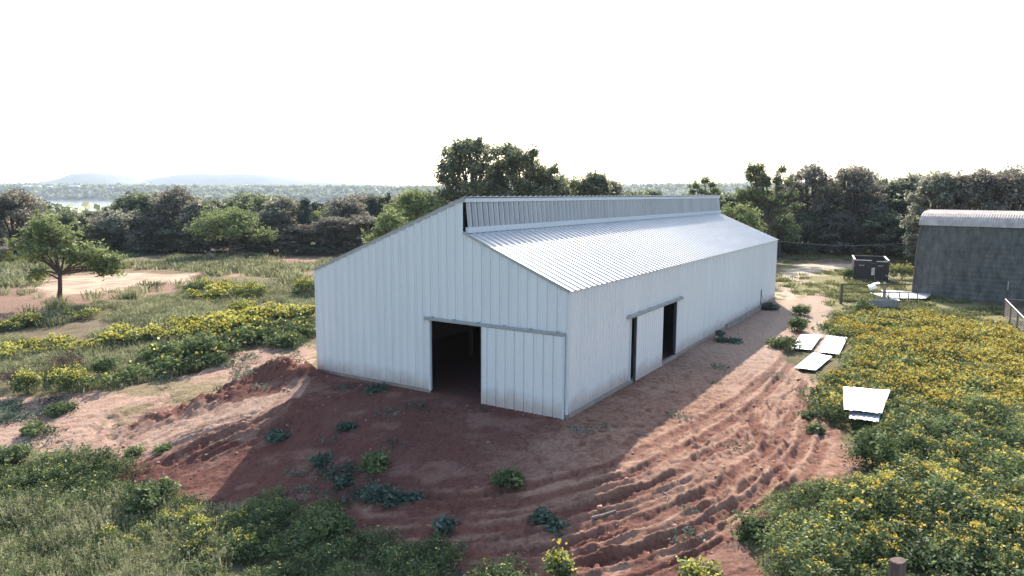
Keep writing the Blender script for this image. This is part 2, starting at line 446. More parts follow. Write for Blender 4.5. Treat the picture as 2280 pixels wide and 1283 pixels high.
LINE = {
    'r1': [(-4.13, 19.78), (-1.11, 19.25), (1.44, 19.69), (3.53, 20.70), (6.37, 23.89), (10.04, 28.85), (13.60, 34.84), (17.86, 43.24)],
    'r2': [(-3.79, 19.34), (-0.46, 18.67), (1.91, 19.11), (3.94, 19.98), (6.77, 23.11), (9.92, 27.45), (13.72, 34.01)],
    'r3': [(-3.41, 17.94), (-0.44, 17.57), (1.94, 18.14), (4.29, 19.18), (6.87, 21.93), (9.23, 25.45)],
    'r4': [(-1.51, 16.60), (1.24, 16.61), (3.62, 17.56), (5.68, 18.75), (7.76, 21.22), (10.39, 25.47), (12.50, 29.90)],
    'r5': [(0.97, 15.67), (3.39, 16.32), (5.26, 17.27), (7.14, 18.72), (9.47, 22.36), (11.35, 26.61)],
    'r6': [(2.69, 15.32), (4.46, 15.87), (6.14, 16.86), (8.04, 18.83), (9.96, 22.16)],
    'r7': [(6.37, 24.56), (5.94, 21.38), (5.63, 18.57), (5.56, 16.39)],
    'r8': [(8.90, 26.48), (8.15, 22.34), (7.54, 19.15), (7.60, 17.74)],
    'r9': [(9.84, 27.74), (8.23, 23.44), (6.52, 19.50), (4.85, 17.41)],
    'r10': [(10.59, 27.81), (9.45, 23.46), (9.21, 20.11)],
    'r11': [(4.71, 21.19), (5.99, 21.85), (6.97, 21.34), (7.63, 20.09), (7.97, 18.67)],
    'r12': [(7.17, 26.41), (7.81, 24.57), (8.44, 22.34), (9.79, 21.75)],
    'r13': [(4.94, 16.09), (6.51, 18.67), (9.24, 23.92), (12.02, 29.90), (14.21, 35.87)],
    's1': [(-10.01, 35.65), (-13.88, 33.87), (-16.91, 31.30), (-19.79, 30.08), (-22.71, 29.28)],
    's2': [(-9.17, 31.87), (-12.84, 32.30), (-15.09, 29.64), (-16.61, 27.27), (-17.96, 25.57)],
    's3': [(-10.80, 31.21), (-13.53, 29.59), (-14.85, 26.98), (-15.81, 25.31)],
    's4': [(-8.37, 25.94), (-10.30, 25.69), (-12.30, 24.92), (-13.69, 23.84)],
    's5': [(-7.70, 26.59), (-9.51, 25.34), (-11.08, 24.36), (-12.33, 23.32)],
    'c1': [(-15.80, 26.02), (-16.44, 27.45), (-16.47, 28.47), (-15.52, 27.30), (-15.26, 26.12)],
    'c2': [(-14.01, 25.36), (-14.97, 26.07), (-16.07, 27.59)],
    'berm': [(-8.24, 29.56), (-9.25, 29.78), (-10.45, 30.19), (-11.65, 29.21), (-12.95, 28.28), (-14.22, 27.85)],
    'berm2': [(-7.76, 26.78), (-8.95, 25.64), (-10.31, 24.85), (-11.66, 24.23), (-13.00, 23.72)],
}
TREES = [
    ('oak_brown', -57.68, 83.07, 8.27, 3.91, 1, 'dark bare-topped oak at the far left edge of the tree line'),
    ('oak_brown', -59.59, 78.97, 7.87, 3.97, 2, 'dark oak cut off by the left edge of the photo'),
    ('oak', -57.47, 92.97, 5.34, 2.92, 3, 'low dark oak hidden behind the lone leaning mesquite'),
    ('oak_grey', -51.05, 93.27, 5.64, 3.39, 4, 'grey-green rounded oak with pale leaf tips right of the lone mesquite'),
    ('oak', -51.16, 98.50, 8.08, 4.08, 5, 'tall dark green oak just right of the strip of lake'),
    ('oak_brown', -45.57, 97.10, 8.38, 3.53, 6, 'tall grey-brown oak with the highest top left of the lit mesquite'),
    ('oak_grey', -41.05, 95.06, 6.87, 2.74, 7, 'olive oak with thin stems left of the pale lit mesquite'),
    ('mesquite', -34.00, 86.60, 6.27, 4.35, 8, 'broad pale green mesquite in front of darker oaks left of the barn'),
    ('oak', -36.35, 99.20, 7.89, 4.60, 9, 'spiky dark green oak rising behind the broad pale mesquite'),
    ('oak_grey', -30.85, 95.43, 7.25, 3.11, 10, 'grey-green oak between the broad mesquite and the first pointed cedar'),
    ('cedar', -27.85, 96.90, 7.41, 2.07, 11, 'pointed dark cedar left of the small light green sapling'),
    ('mesquite', -26.19, 99.12, 5.38, 2.36, 12, 'small light green sapling with a thin trunk in front of dark cedars'),
    ('oak_brown', -22.68, 98.18, 7.21, 3.45, 13, 'dull purple-brown oak right of the light green sapling'),
    ('cedar', -19.92, 103.06, 7.68, 1.94, 14, 'dark cedar with a rounded top left of the gable roof, nearer the sapling'),
    ('cedar', -17.52, 104.15, 7.76, 2.09, 15, 'dark cedar with a rounded top left of the gable roof, beside the pale leafy tree'),
    ('mesquite', -9.69, 72.00, 8.46, 3.40, 16, 'tall pale green tree rising behind the left roof slope of the barn'),
    ('mesquite', -10.56, 62.00, 6.24, 1.88, 17, 'low bright green tree half hidden by the left roof slope of the barn'),
    ('oak', -8.16, 84.00, 8.07, 2.11, 18, 'shaggy green tree between the pale leafy tree and the big oak behind the barn'),
    ('oak', 9.28, 82.00, 10.59, 2.37, 19, 'thin-topped oak behind the middle of the barn ridge'),
    ('mesquite_dull', 5.71, 80.00, 9.38, 2.41, 20, 'olive tree behind the barn ridge at the right foot of the big oaks'),
    ('oak_grey', 4.01, 79.00, 10.12, 1.99, 41, 'grey-green oak beside the sloping crown of the big oak behind the ridge'),
    ('oak', 7.46, 84.00, 9.76, 2.32, 42, 'shaggy oak left of the thin-topped oak behind the ridge'),
    ('oak_grey', 11.87, 86.00, 9.44, 1.94, 43, 'pale oak right of the thin-topped oak behind the ridge'),
    ('oak', 16.71, 96.00, 8.35, 3.01, 44, 'low dark oak barely showing above the middle of the barn ridge'),
    ('mesquite', 20.84, 66.00, 6.85, 2.00, 22, 'light green leafy tree just right of the far end of the barn ridge'),
    ('oak_brown', 37.85, 92.62, 11.57, 3.60, 24, 'tall grey-brown oak behind the dirt track right of the barn'),
    ('oak_brown', 43.23, 91.94, 11.60, 4.15, 25, 'broad grey-brown oak behind the black metal bin'),
    ('oak', 48.95, 97.41, 9.66, 2.44, 26, 'green oak peeping between two grey-brown oaks left of the arched shed'),
    ('oak_grey', 50.27, 92.12, 10.51, 3.35, 27, 'grey oak standing against the left end of the arched shed'),
    ('oak_grey', 45.96, 78.00, 10.71, 3.24, 28, 'grey oak with curling limbs above the left part of the arched shed'),
    ('oak_brown', 48.59, 76.00, 10.70, 2.96, 29, 'brown-grey oak above the middle of the arched shed roof'),
    ('oak_brown', 51.01, 74.00, 10.81, 3.26, 30, 'brown-grey oak above the right end of the arched shed roof'),
    ('oak_grey', 56.41, 76.00, 10.78, 3.35, 31, 'grey oak cut off by the right edge of the photo above the arched shed'),
    ('mesquite_dull', 32.49, 87.04, 5.22, 2.40, 32, 'olive low tree beside the far corner of the barn'),
]
FILL = [
    ('oak', -77.5, 112.0, 7.4, 4.9),
    ('oak', -76.8, 118.0, 5.0, 4.4),
    ('oak_grey', -73.8, 128.0, 4.7, 4.8),
    ('oak', -62.5, 116.0, 6.1, 3.6),
    ('oak_brown', -54.2, 110.0, 7.8, 4.8),
    ('oak', -49.6, 112.0, 7.4, 4.2),
    ('oak', -45.4, 112.0, 7.0, 4.2),
    ('oak', -39.8, 116.0, 7.4, 4.4),
    ('oak_brown', -33.3, 110.0, 7.1, 3.4),
    ('cedar', -29.3, 108.0, 6.7, 3.4),
    ('oak', -26.6, 108.0, 6.7, 3.8),
    ('oak_brown', -22.9, 108.0, 7.5, 4.1),
    ('oak', -19.2, 106.0, 7.7, 3.3),
    ('oak_brown', -15.4, 105.0, 7.6, 3.9),
    ('oak_brown', -12.0, 104.0, 8.2, 3.6),
    ('oak', -5.5, 98.0, 8.6, 3.7),
    ('oak_brown', -1.3, 98.0, 8.6, 3.7),
    ('oak', 3.6, 98.0, 8.7, 3.7),
    ('oak', 9.1, 98.0, 8.2, 3.4),
    ('oak', 15.5, 100.0, 8.2, 3.8),
    ('mesquite_dull', 20.0, 104.0, 8.3, 3.9),
    ('oak', 24.6, 104.0, 8.2, 3.9),
    ('oak', 28.7, 96.0, 8.3, 3.6),
    ('oak', 33.5, 98.0, 8.4, 3.7),
    ('oak_brown', 36.5, 96.0, 9.2, 3.6),
    ('oak', 41.0, 94.0, 9.7, 3.5),
    ('oak_brown', 46.2, 94.0, 9.6, 3.5),
    ('oak', 49.3, 92.0, 9.9, 3.5),
    ('oak_brown', 51.6, 90.0, 9.7, 3.4),
    ('oak', 55.5, 90.0, 10.0, 3.4),
    ('oak_brown', 60.0, 90.0, 9.9, 3.4),
    ('oak', 64.5, 90.0, 10.2, 3.4),
    ('oak_brown', -64.7, 96.0, 5.1, 4.2),
    ('oak_brown', -58.1, 98.0, 4.5, 3.7),
    ('oak_brown', -47.9, 96.0, 5.4, 3.6),
    ('oak_brown', -40.3, 95.0, 4.9, 3.6),
    ('oak_brown', -31.7, 94.0, 4.9, 3.5),
    ('oak_brown', -23.2, 93.0, 5.0, 3.5),
    ('oak', -61.6, 94.0, 3.5, 3.5),
    ('oak', -52.7, 95.0, 3.3, 3.6),
    ('oak', -44.3, 96.0, 3.6, 3.6),
    ('oak_brown', -34.2, 93.0, 3.8, 3.5),
    ('oak_brown', -27.3, 93.0, 3.8, 3.5),
    ('oak', 34.7, 93.0, 3.7, 3.5),
    ('oak_brown', 40.0, 93.0, 3.5, 3.5),
    ('oak', 43.6, 91.0, 4.0, 3.4),
    ('oak_brown', 48.2, 90.0, 4.2, 3.4),
    ('oak_brown', -18.4, 92.0, 5.0, 3.5),
    ('oak_brown', 31.4, 90.0, 5.5, 2.8),
    ('oak', 36.7, 92.0, 5.6, 2.9),
    ('oak_brown', 40.9, 90.0, 5.6, 3.4),
    ('oak', 45.0, 88.0, 5.8, 3.3),
]
SHEETS = {
    'a': [(16.15, 39.41), (17.38, 39.46), (15.10, 35.46), (14.14, 35.75)],
    'b': [(17.57, 39.37), (18.48, 38.80), (16.12, 34.60), (15.28, 35.08)],
    'c': [(15.03, 35.06), (15.61, 34.20), (13.64, 31.43), (12.85, 31.89)],
    'd': [(12.76, 26.88), (14.33, 26.41), (12.55, 23.55), (11.46, 23.97)],
    'd2': [(12.83, 26.51), (14.07, 26.11), (12.20, 23.07), (11.40, 23.44)],
    'e': [(28.52, 56.92), (30.40, 57.62), (30.26, 53.75), (28.41, 53.15)],
    'f': [(29.96, 57.84), (33.44, 56.35), (30.90, 53.08), (28.41, 53.15)],
}
SHRUBS = [
    ('red_brush', -22.03, 34.72, 1.07, 1.11, 'dark red-brown dead bush behind the yellow-topped bush by the dirt track'),
    ('red_brush', -23.42, 32.76, 0.72, 1.00, 'small red-brown dead bush at the left edge of the photo'),
    ('yellow_bush', -20.22, 31.75, 1.27, 1.24, 'yellow-topped bush in front of the red-brown dead bush'),
    ('yellow_bush', -22.07, 31.82, 0.66, 1.24, 'leafy yellow-dotted bush between the two red-brown dead bushes'),
    ('yellow_bush', -15.93, 55.37, 1.26, 1.66, 'yellow flowering bush against the left wall of the barn'),
    ('yellow_bush', -19.87, 53.69, 1.63, 1.39, 'round yellow-topped bush in the open field left of the barn'),
    ('leafy', -24.83, 56.55, 1.43, 1.00, 'low green bush left of the round yellow-topped bush in the field'),
    ('yellow_bush', -17.10, 44.91, 1.31, 1.36, 'dark-bottomed bush with a yellow crown in the middle of the field'),
    ('grass_bush', -28.48, 53.21, 0.94, 0.80, 'grey-green tuft alone on the dry ground in the middle of the field'),
    ('grass_bush', -31.17, 48.69, 0.99, 1.13, 'dark tuft around the foot of the lone mesquite'),
    ('grass_bush', -29.28, 47.69, 0.79, 0.72, 'small tuft in the shadow of the lone mesquite'),
    ('grass_bush', -29.38, 50.54, 0.58, 0.41, 'flat dry tuft on the red soil right of the lone mesquite'),
    ('leafy', -19.60, 33.65, 0.65, 1.07, 'leafy green weed bush right of the yellow-topped bush by the track'),
    ('leafy', -15.71, 35.61, 1.14, 1.48, 'tall dark green weed bush nearest the dirt track in the field'),
    ('leafy', -11.92, 37.40, 1.29, 0.67, 'low bright green creeper bush left of the barn by the track'),
    ('leafy', -0.10, 19.54, 0.46, 0.58, 'single green bush in the shaded dirt in front of the sliding door'),
    ('leafy', -4.22, 21.53, 0.51, 0.70, 'dark green bush in the shade halfway down the dirt slope'),
    ('leafy_blue', -3.92, 19.90, 0.39, 0.51, 'blue-green weed below the dark green bush on the dirt slope'),
    ('leafy_blue', -3.30, 19.49, 0.33, 0.53, 'blue-green weed right of its twin on the dirt slope'),
    ('leafy_blue', -5.09, 21.01, 0.19, 0.48, 'slender weed left of the dark green bush on the dirt slope'),
    ('leafy_blue', -2.74, 19.56, 0.28, 0.39, 'small blue-green weed nearest the bare shaded dirt'),
    ('leafy', -4.70, 18.07, 0.53, 0.96, 'tall leafy weed bush at the right end of the dark weeds'),
    ('leafy', -11.09, 21.24, 0.98, 1.06, 'big sunlit leafy bush beside the bare red patch'),
    ('leafy', 10.57, 20.06, 0.81, 1.19, 'dense block-shaped green bush below the nearest white metal sheet'),
    ('leafy_blue', -1.74, 17.89, 0.33, 0.28, 'flat green weed patch in the shaded ruts'),
    ('leafy_blue', 0.79, 17.81, 0.24, 0.33, 'thin weed on the shaded rut below the single green bush'),
    ('leafy_blue', 1.18, 17.45, 0.16, 0.25, 'tiny weed right of the thin weed on the shaded rut'),
    ('yellow_bush', 1.12, 15.50, 0.27, 0.74, 'slim plant with a yellow flower at the bottom middle of the photo'),
    ('yellow_bush', 4.20, 14.88, 0.60, 0.39, 'low plant at the bottom edge right of the ruts'),
    ('leafy_blue', 17.27, 47.62, 0.66, 0.62, 'green bush in the shade at the far corner of the barn'),
    ('leafy_blue', 11.29, 37.00, 0.80, 0.28, 'low green weeds at the step of the barn footing'),
    ('leafy_blue', 11.39, 38.85, 0.30, 0.24, 'small weed against the long barn wall'),
    ('leafy', 18.66, 45.86, 0.58, 0.75, 'round bush between the wheel tracks, the farther one'),
    ('leafy', 16.51, 40.70, 0.62, 0.95, 'round bush between the wheel tracks, the middle one'),
    ('leafy', 13.91, 36.15, 0.97, 0.70, 'low spreading weed bush beside the white metal sheets'),
    ('leafy', 23.38, 46.93, 0.77, 1.09, 'dark green bush among yellow flowers in front of the pipe gate'),
    ('leafy', 30.70, 65.15, 0.57, 1.15, 'upright bush at the left side of the black metal bin'),
    ('yellow_bush', 37.24, 68.11, 1.54, 1.67, 'yellow flowering bush between the black metal bin and the arched shed'),
    ('leafy', 46.98, 81.29, 1.53, 1.88, 'bright green bush behind the arched shed corner'),
    ('leafy', -18.81, 27.37, 0.64, 0.42, 'low weed on the dirt track near the left edge'),
    ('leafy', -18.90, 29.27, 0.68, 0.45, 'low weed in the middle of the pale dirt track'),
    ('leafy', -18.07, 24.87, 0.71, 0.74, 'leafy bush at the left edge below the dirt track'),
    ('leafy', -13.60, 24.90, 0.32, 0.25, 'tiny weed on the dirt below the curved wheel marks'),
    ('leafy', -12.47, 24.80, 0.32, 0.24, 'tiny weed at the edge of the barn shadow'),
    ('leafy', 5.91, 16.17, 0.43, 0.37, 'weed at the lower right end of the ruts'),
    ('leafy', 10.67, 24.94, 0.32, 0.24, 'tiny weed on the dirt near the flowers right of the barn'),
    ('leafy', 10.20, 23.24, 0.24, 0.23, 'tiny weed on the dirt below another near the flowers'),
    ('leafy_blue', -6.16, 22.57, 0.38, 0.29, 'flat blue-green weed high on the shaded slope'),
    ('leafy_blue', -8.29, 24.61, 0.48, 0.24, 'flat weed where the barn shadow meets the lit dirt'),
    ('leafy_blue', -5.28, 27.43, 0.39, 0.27, 'small weed at the foot of the gable wall'),
    ('leafy_blue', -5.78, 24.51, 0.32, 0.21, 'small weed on the shaded slope left of the barn door'),
]

TREADS = {k: smooth_line(v) for k, v in LINE.items()}

# ---------------------------------------------------------------- ground
def near_detail(x, y):
    """ruts, spoil heaps and clods of the worked dirt, metres"""
    x, y = np.asarray(x, float), np.asarray(y, float)
    z = np.zeros(x.shape)
    wx = x + .07 * (vnoise(x * 1.7, y * 1.7, 31) - .5)
    wy = y + .07 * (vnoise(x * 1.7, y * 1.7, 32) - .5)
    spec = {'r1': (.034, .13), 'r2': (.034, .13), 'r3': (.034, .15), 'r4': (.038, .16), 'r5': (.042, .16), 'r6': (.038, .15), 'r11': (.03, .15), 'r12': (.03, .15), 'r13': (.03, .16),
            'r7': (.036, .15), 'r8': (.042, .16), 'r9': (.036, .15), 'r10': (.036, .15),
            's1': (.04, .2), 's2': (.04, .2), 's3': (.04, .18), 's4': (.05, .2), 's5': (.06, .22), 'c1': (.035, .14), 'c2': (.035, .14)}
    for k, (dep, w) in spec.items():
        ln = TREADS[k]
        xs, ys = [p[0] for p in ln], [p[1] for p in ln]
        box = (x > min(xs) - 2) & (x < max(xs) + 2) & (y > min(ys) - 2) & (y < max(ys) + 2)
        if not box.any():
            continue
        d, s = seg_dist(wx[box], wy[box], ln)
        tot = sum(math.dist(a, b) for a, b in zip(ln[:-1], ln[1:]))
        fade = sstep(0, 1.2, s) * sstep(tot, tot - 1.2, s) * np.clip(2.6 * vnoise(s * .55, s * 0 + 3, len(k) + ord(k[-1])) - .45, .05, 1.7)
        prof = -np.exp(-(d / (w * 1.25)) ** 6) + .7 * np.exp(-((d - w * 1.75) / (w * .42)) ** 2)
        lug = .014 * np.sin(s * 2 * math.pi / .21 + d * 9) * np.exp(-(d / (w * .95)) ** 4)
        brk = (.45 + 1.1 * vnoise(s * 1.1 + 7, d * 1.5, 47)) * (.8 + .4 * vnoise(x[box] * 5, y[box] * 5, 49))
        for off in (-.42, .5, .78):                       # the fainter tracks of the other wheels
            d2_ = np.abs(d + (off if off > 0 else -off) * 0 - abs(off))
            prof = prof + (.5 * np.exp(-((d2_ - .11) / .05) ** 2) - .55 * np.exp(-(d2_ / .08) ** 4)) * sstep(.35, .5, vnoise(s * .6, s * 0 + off * 9, 5))
        z[box] += (dep * prof * brk + lug) * fade
    # spoil heaps left of the barn
    for k, hgt, w in (('berm', .75, .8), ('berm2', .36, .7)):
        d, s = seg_dist(wx, wy, TREADS[k])
        lump = .45 + 1.0 * fbm(x * .9, y * .9, 41, 4)
        tot = sum(math.dist(a, b) for a, b in zip(TREADS[k][:-1], TREADS[k][1:]))
        z += hgt * np.exp(-(d / w) ** 2) * lump * (1 - .75 * sstep(.35, 1, s / tot)) * sstep(-.2, .5, s)
        if k == 'berm':
            heap = np.exp(-(d / (w * 1.2)) ** 2)
            z += heap * (.75 * (fbm(x * 2.2, y * 2.2, 43, 5, .62) - .5) + .10 * np.abs(fbm(x * 7, y * 7, 45, 3) - .5))
    return z

def spaced(a0, a1, d0, growth, dmax=1e9):
    out, d = [a0], d0
    while out[-1] < a1:
        out.append(out[-1] + d)
        d = min(d * growth, dmax)
    return out

px_ = spaced(13.0, 7000, .055, 1.032)
nx_ = [-v for v in px_][::-1]
gx = np.array(nx_ + list(np.arange(-12.95, 13.0, .052)) + px_)
ys_, y_ = list(np.arange(-25, 11.5, 1.2)), 11.6
while y_ < 7000:
    ys_.append(y_)
    y_ += (.0036 if y_ < 34 else .0085 if y_ < 110 else .03) * y_
gy = np.array(ys_)
X, Y = np.meshgrid(gx, gy)
X, Y = X.ravel(), Y.ravel()
A_, L_ = to_barn(X, Y)
Z = base_height(X, Y)
near = (np.abs(X) < 45) & (Y > 9) & (Y < 100)
xn, yn = X[near], Y[near]
wxn = xn + .9 * (fbm(xn * .8, yn * .8, 61, 4) - .5)
wyn = yn + .9 * (fbm(xn * .8, yn * .8, 62, 4) - .5)
big = np.maximum(1, yn / 30)
wxf = xn + 2.4 * big * (fbm(xn * .35, yn * .35, 63, 4) - .5)
wyf = yn + 2.4 * big * (fbm(xn * .35, yn * .35, 64, 4) - .5)
def zone(k, far=False):
    return in_poly(wxf, wyf, POLY[k]) if far else in_poly(wxn, wyn, POLY[k])
an, ln_ = A_[near], L_[near]
footprint = (an > -.6) & (an < BW + .4) & (ln_ > -.8) & (ln_ < BL + .4)
dirt = zone('dirt') | footprint
track = zone('track') & ~footprint
keep = ~((an > -.02) & (an < BW + .02) & (ln_ > -.02) & (ln_ < BL + .02))
det = near_detail(xn, yn)
worked = (dirt | track).astype(float)
clod = (np.abs(fbm(xn * 2.1, yn * 2.1, 71, 5, .62) - .5) * 2)
rutted = np.zeros(len(xn))
for k in ('r1', 'r3', 'r4', 'r5', 'r7', 'r8', 'r9', 'r10'):
    rutted = np.maximum(rutted, np.exp(-(seg_dist(xn, yn, TREADS[k])[0] / .9) ** 2))
det += worked * ((.5 - clod) * (.10 - .03 * rutted) + (fbm(xn * 5.5, yn * 5.5, 73, 3, .6) - .5) * (.055 + .01 * rutted))
blk = fbm(xn * 1.9, yn * 1.9, 77, 3)
det += rutted * worked * .075 * sstep(.50, .54, blk) * vnoise(xn * 3, yn * 3, 79)
det += (1 - worked) * (fbm(xn * 1.3, yn * 1.3, 75, 4) - .5) * .16
wall_gap = sstep(0., .5, np.minimum(np.minimum(an + .06, BW + .06 - an), np.minimum(ln_ + .06, BL + .06 - ln_)) * -1)
Z[near] += det * (wall_gap * keep)

# ground colour: which soil or dead growth lies where (barn shade and lit crests painted in)
C = np.zeros((len(X), 3))
n_far = fbm(X / 55, Y / 55, 81, 4)
C[:] = np.array([.06, .062, .038]) + (n_far - .5)[:, None] * np.array([.05, .045, .03])
cn = np.zeros((len(xn), 3))
m1 = fbm(xn * .5, yn * .5, 83, 5)
m2 = fbm(xn * 2.3, yn * 2.3, 85, 4, .6)
def mixc(c, w):
    global cn
    w = np.clip(w, 0, 1)[:, None]
    cn = cn * (1 - w) + np.asarray(c) * w
cn[:] = (.15, .125, .065)
mixc((.22, .165, .105), sstep(.48, .62, m1))
mixc((.10, .095, .04), sstep(.52, .68, m2) * .7)
mixc((.34, .21, .15), zone('dry2', 1) * sstep(.35, .6, m1) * .8)
mixc((.33, .19, .14), zone('dry3', 1) * .75)
mixc((.27, .165, .12), zone('drystrip', 1) * .95)
mixc((.52, .40, .285), zone('palestrip', 1) * (.35 + .65 * sstep(.38, .55, m2)))
mixc((.46, .36, .26), zone('dry4', 1) * .8)
mixc((.42, .36, .28), zone('dry5', 1) * .8)
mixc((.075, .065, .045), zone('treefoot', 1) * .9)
mixc((.14, .12, .055), zone('flowers') * .8)
mixc((.22, .20, .085), zone('grassright', 1) * 1.)
mixc((.25, .16, .115), zone('soilright', 1) * .85)
mixc((.5, .41, .31), zone('roadfar', 1) * (.7 + .5 * sstep(.35, .5, m2)))
mixc((.44, .33, .245), (zone('wheel1') | zone('wheel2')) * .85)
mixc((.24, .20, .10), zone('grass_mid', 1) * sstep(.4, .6, m2) * .6)
mixc((.44, .29, .215), track * 1.)
mixc((.33, .19, .135), track * sstep(.5, .64, m2) * .55)
mixc((.19, .17, .075), track * sstep(.56, .66, m1) * .65)
soil = np.array([.155, .064, .049])  # dirt colour darkened to deepen the barn's shade in front
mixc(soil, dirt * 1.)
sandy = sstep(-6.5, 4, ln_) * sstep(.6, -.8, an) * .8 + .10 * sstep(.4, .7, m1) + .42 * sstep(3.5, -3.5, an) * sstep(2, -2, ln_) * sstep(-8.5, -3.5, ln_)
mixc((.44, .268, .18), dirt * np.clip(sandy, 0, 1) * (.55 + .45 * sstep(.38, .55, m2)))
mixc((.15, .062, .045), dirt * sstep(.46, .66, m2) * .6)
mixc((.12, .052, .04), dirt * sstep(.56, .68, fbm(xn * 4.5, yn * 4.5, 89, 3)) * .55)
mixc((.30, .17, .125), dirt * sstep(.55, .72, fbm(xn * .9 + 5, yn * 1.6, 90, 4)) * .5)
mixc((.44, .29, .22), dirt * sandy.clip(0, 1) * sstep(.52, .74, fbm(xn * 1.1, yn * 1.1, 87, 4)) * .5)
mixc((.43, .285, .21), zone('sand2') * ~footprint * (.55 + .45 * sstep(.38, .56, m2)))
mixc((.44, .34, .26), (zone('wheel1') | zone('wheel2')) * .8)
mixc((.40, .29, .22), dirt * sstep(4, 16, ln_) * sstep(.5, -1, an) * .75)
for k in ('r1', 'r2', 'r3', 'r4', 'r5', 'r6', 'r8'):       # ruts dark red; crests beside them painted paler as if lit
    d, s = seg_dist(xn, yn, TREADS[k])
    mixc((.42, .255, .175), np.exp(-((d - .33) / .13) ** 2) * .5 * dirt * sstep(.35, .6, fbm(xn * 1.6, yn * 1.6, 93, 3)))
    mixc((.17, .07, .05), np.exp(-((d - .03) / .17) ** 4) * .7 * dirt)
for k, w in (('berm', 1.0), ('berm2', .75)):
    d, s = seg_dist(wxn, wyn, TREADS[k])
    mixc((.165, .066, .048), np.exp(-(d / w) ** 2) * (.55 + .45 * sstep(.4, .6, m2)))
mixc((.15, .07, .05), footprint & (an > .05) & (ln_ > .1))
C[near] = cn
C = np.clip(C, .02, .8)
nx, ny = len(gx), len(gy)
ii = (np.arange(ny - 1)[:, None] * nx + np.arange(nx - 1)[None, :]).ravel()
Q = np.stack([ii, ii + 1, ii + nx + 1, ii + nx], 1)
me = np_mesh('ground', np.stack([X, Y, Z], 1), Q, [])
ca = me.color_attributes.new('soil', 'FLOAT_COLOR', 'POINT')
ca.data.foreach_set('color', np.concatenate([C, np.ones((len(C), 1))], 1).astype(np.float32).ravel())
me.polygons.foreach_set('use_smooth', np.ones(len(Q), bool))
m, nt, nd, lk, p = mat('soil')
at = nd.new('ShaderNodeVertexColor')
at.layer_name = 'soil'
n1 = noise_node(nt, 9, 6, .65)
n2 = noise_node(nt, 45, 4, .7)
r1 = ramp_node(nt, n1.outputs[0], [(.3, (.5, .47, .45)), (.5, (1, 1, 1)), (.72, (1.25, 1.22, 1.18))])
mx = nd.new('ShaderNodeMix')
mx.data_type, mx.blend_type = 'RGBA', 'MULTIPLY'
mx.inputs[0].default_value = .8
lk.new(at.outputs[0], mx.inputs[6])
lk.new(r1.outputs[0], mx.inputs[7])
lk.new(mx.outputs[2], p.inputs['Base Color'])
p.inputs['Roughness'].default_value = .95
p.inputs['Specular IOR Level'].default_value = .15
b1 = bump_node(nt, n1.outputs[0], .8, .07)
b2 = bump_node(nt, n2.outputs[0], .8, .02)
lk.new(b1.outputs[0], b2.inputs['Normal'])
lk.new(b2.outputs[0], p.inputs['Normal'])
me.materials.append(m)
ground = link_mesh('ground', me)
ground['kind'] = 'structure'

def ground_z(x, y):
    x, y = np.atleast_1d(np.asarray(x, float)), np.atleast_1d(np.asarray(y, float))
    a, l = to_barn(x, y)
    return base_height(x, y) + near_detail(x, y)

def gz(x, y):
    return float(ground_z(x, y)[0])

# lake
lake = MB()
lake.quad((-2600, 760, -17.6), (900, 760, -17.6), (900, 1990, -17.6), (-2600, 1990, -17.6))
m, nt, nd, lk, p = mat('lake_water')
p.inputs['Base Color'].default_value = (.12, .16, .18, 1)
p.inputs['Roughness'].default_value = .12
n1 = noise_node(nt, .6, 3)
lk.new(bump_node(nt, n1.outputs[0], .25, .4).outputs[0], p.inputs['Normal'])
lake.build('lake', m)['kind'] = 'structure'

# hills beyond the lake
def hill(name, crest, depth, seed):
    xs = np.linspace(crest[0][0], crest[-1][0], 160)
    zs = np.interp(xs, [c[0] for c in crest], [c[1] for c in crest])
    t = np.linspace(0, 1, 26)
    XX, TT = np.meshgrid(xs, t)
    yb = crest[0][2] + depth * TT
    prof = np.sin(np.clip(TT * 2.2, 0, 1) * math.pi / 2) * sstep(1.02, .75, TT)
    ZZ = -25 + (np.interp(XX, xs, zs) + 25) * prof + (fbm(XX / 90, yb / 90, seed, 4) - .5) * 9 * prof
    idx = (np.arange(25)[:, None] * 160 + np.arange(159)[None, :]).ravel()
    me = np_mesh(name, np.stack([XX.ravel(), yb.ravel(), ZZ.ravel()], 1), np.stack([idx, idx + 1, idx + 161, idx + 160], 1), [])
    me.polygons.foreach_set('use_smooth', np.ones(len(me.polygons), bool))
    me.materials.append(M['hill'])
    link_mesh(name, me)['kind'] = 'structure'
M['hill'] = solid('hill_scrub', (.07, .075, .045), (.12, .115, .075), .01, .95)
hill('hill', [(-3450, -20, 4300), (-3150, 40, 4300), (-2960, 62, 4300), (-2830, 88, 4300), (-2770, 113, 4300), (-2640, 116, 4300), (-2560, 98, 4300),
              (-2480, 68, 4300), (-2400, 52, 4300), (-2250, 20, 4300), (-2050, -20, 4300)], 700, 91)
hill('hill', [(-3000, -20, 4800), (-2780, 50, 4800), (-2620, 78, 4800), (-2500, 100, 4800), (-2350, 124, 4800), (-1900, 128, 4800), (-1780, 122, 4800),
              (-1620, 100, 4800), (-1500, 84, 4800), (-1200, 66, 4800), (-800, 44, 4800), (-400, -20, 4800)], 800, 92)

# ---------------------------------------------------------------- the barn
PM, ZE, ZP, ZM = 4.333, 4.27, 7.297, 6.101
def roof_z(u):
    return ZE + (ZM - ZE) / PM * u if u < PM else ZP - (u - PM) * (ZP - ZE) / (BW - PM)

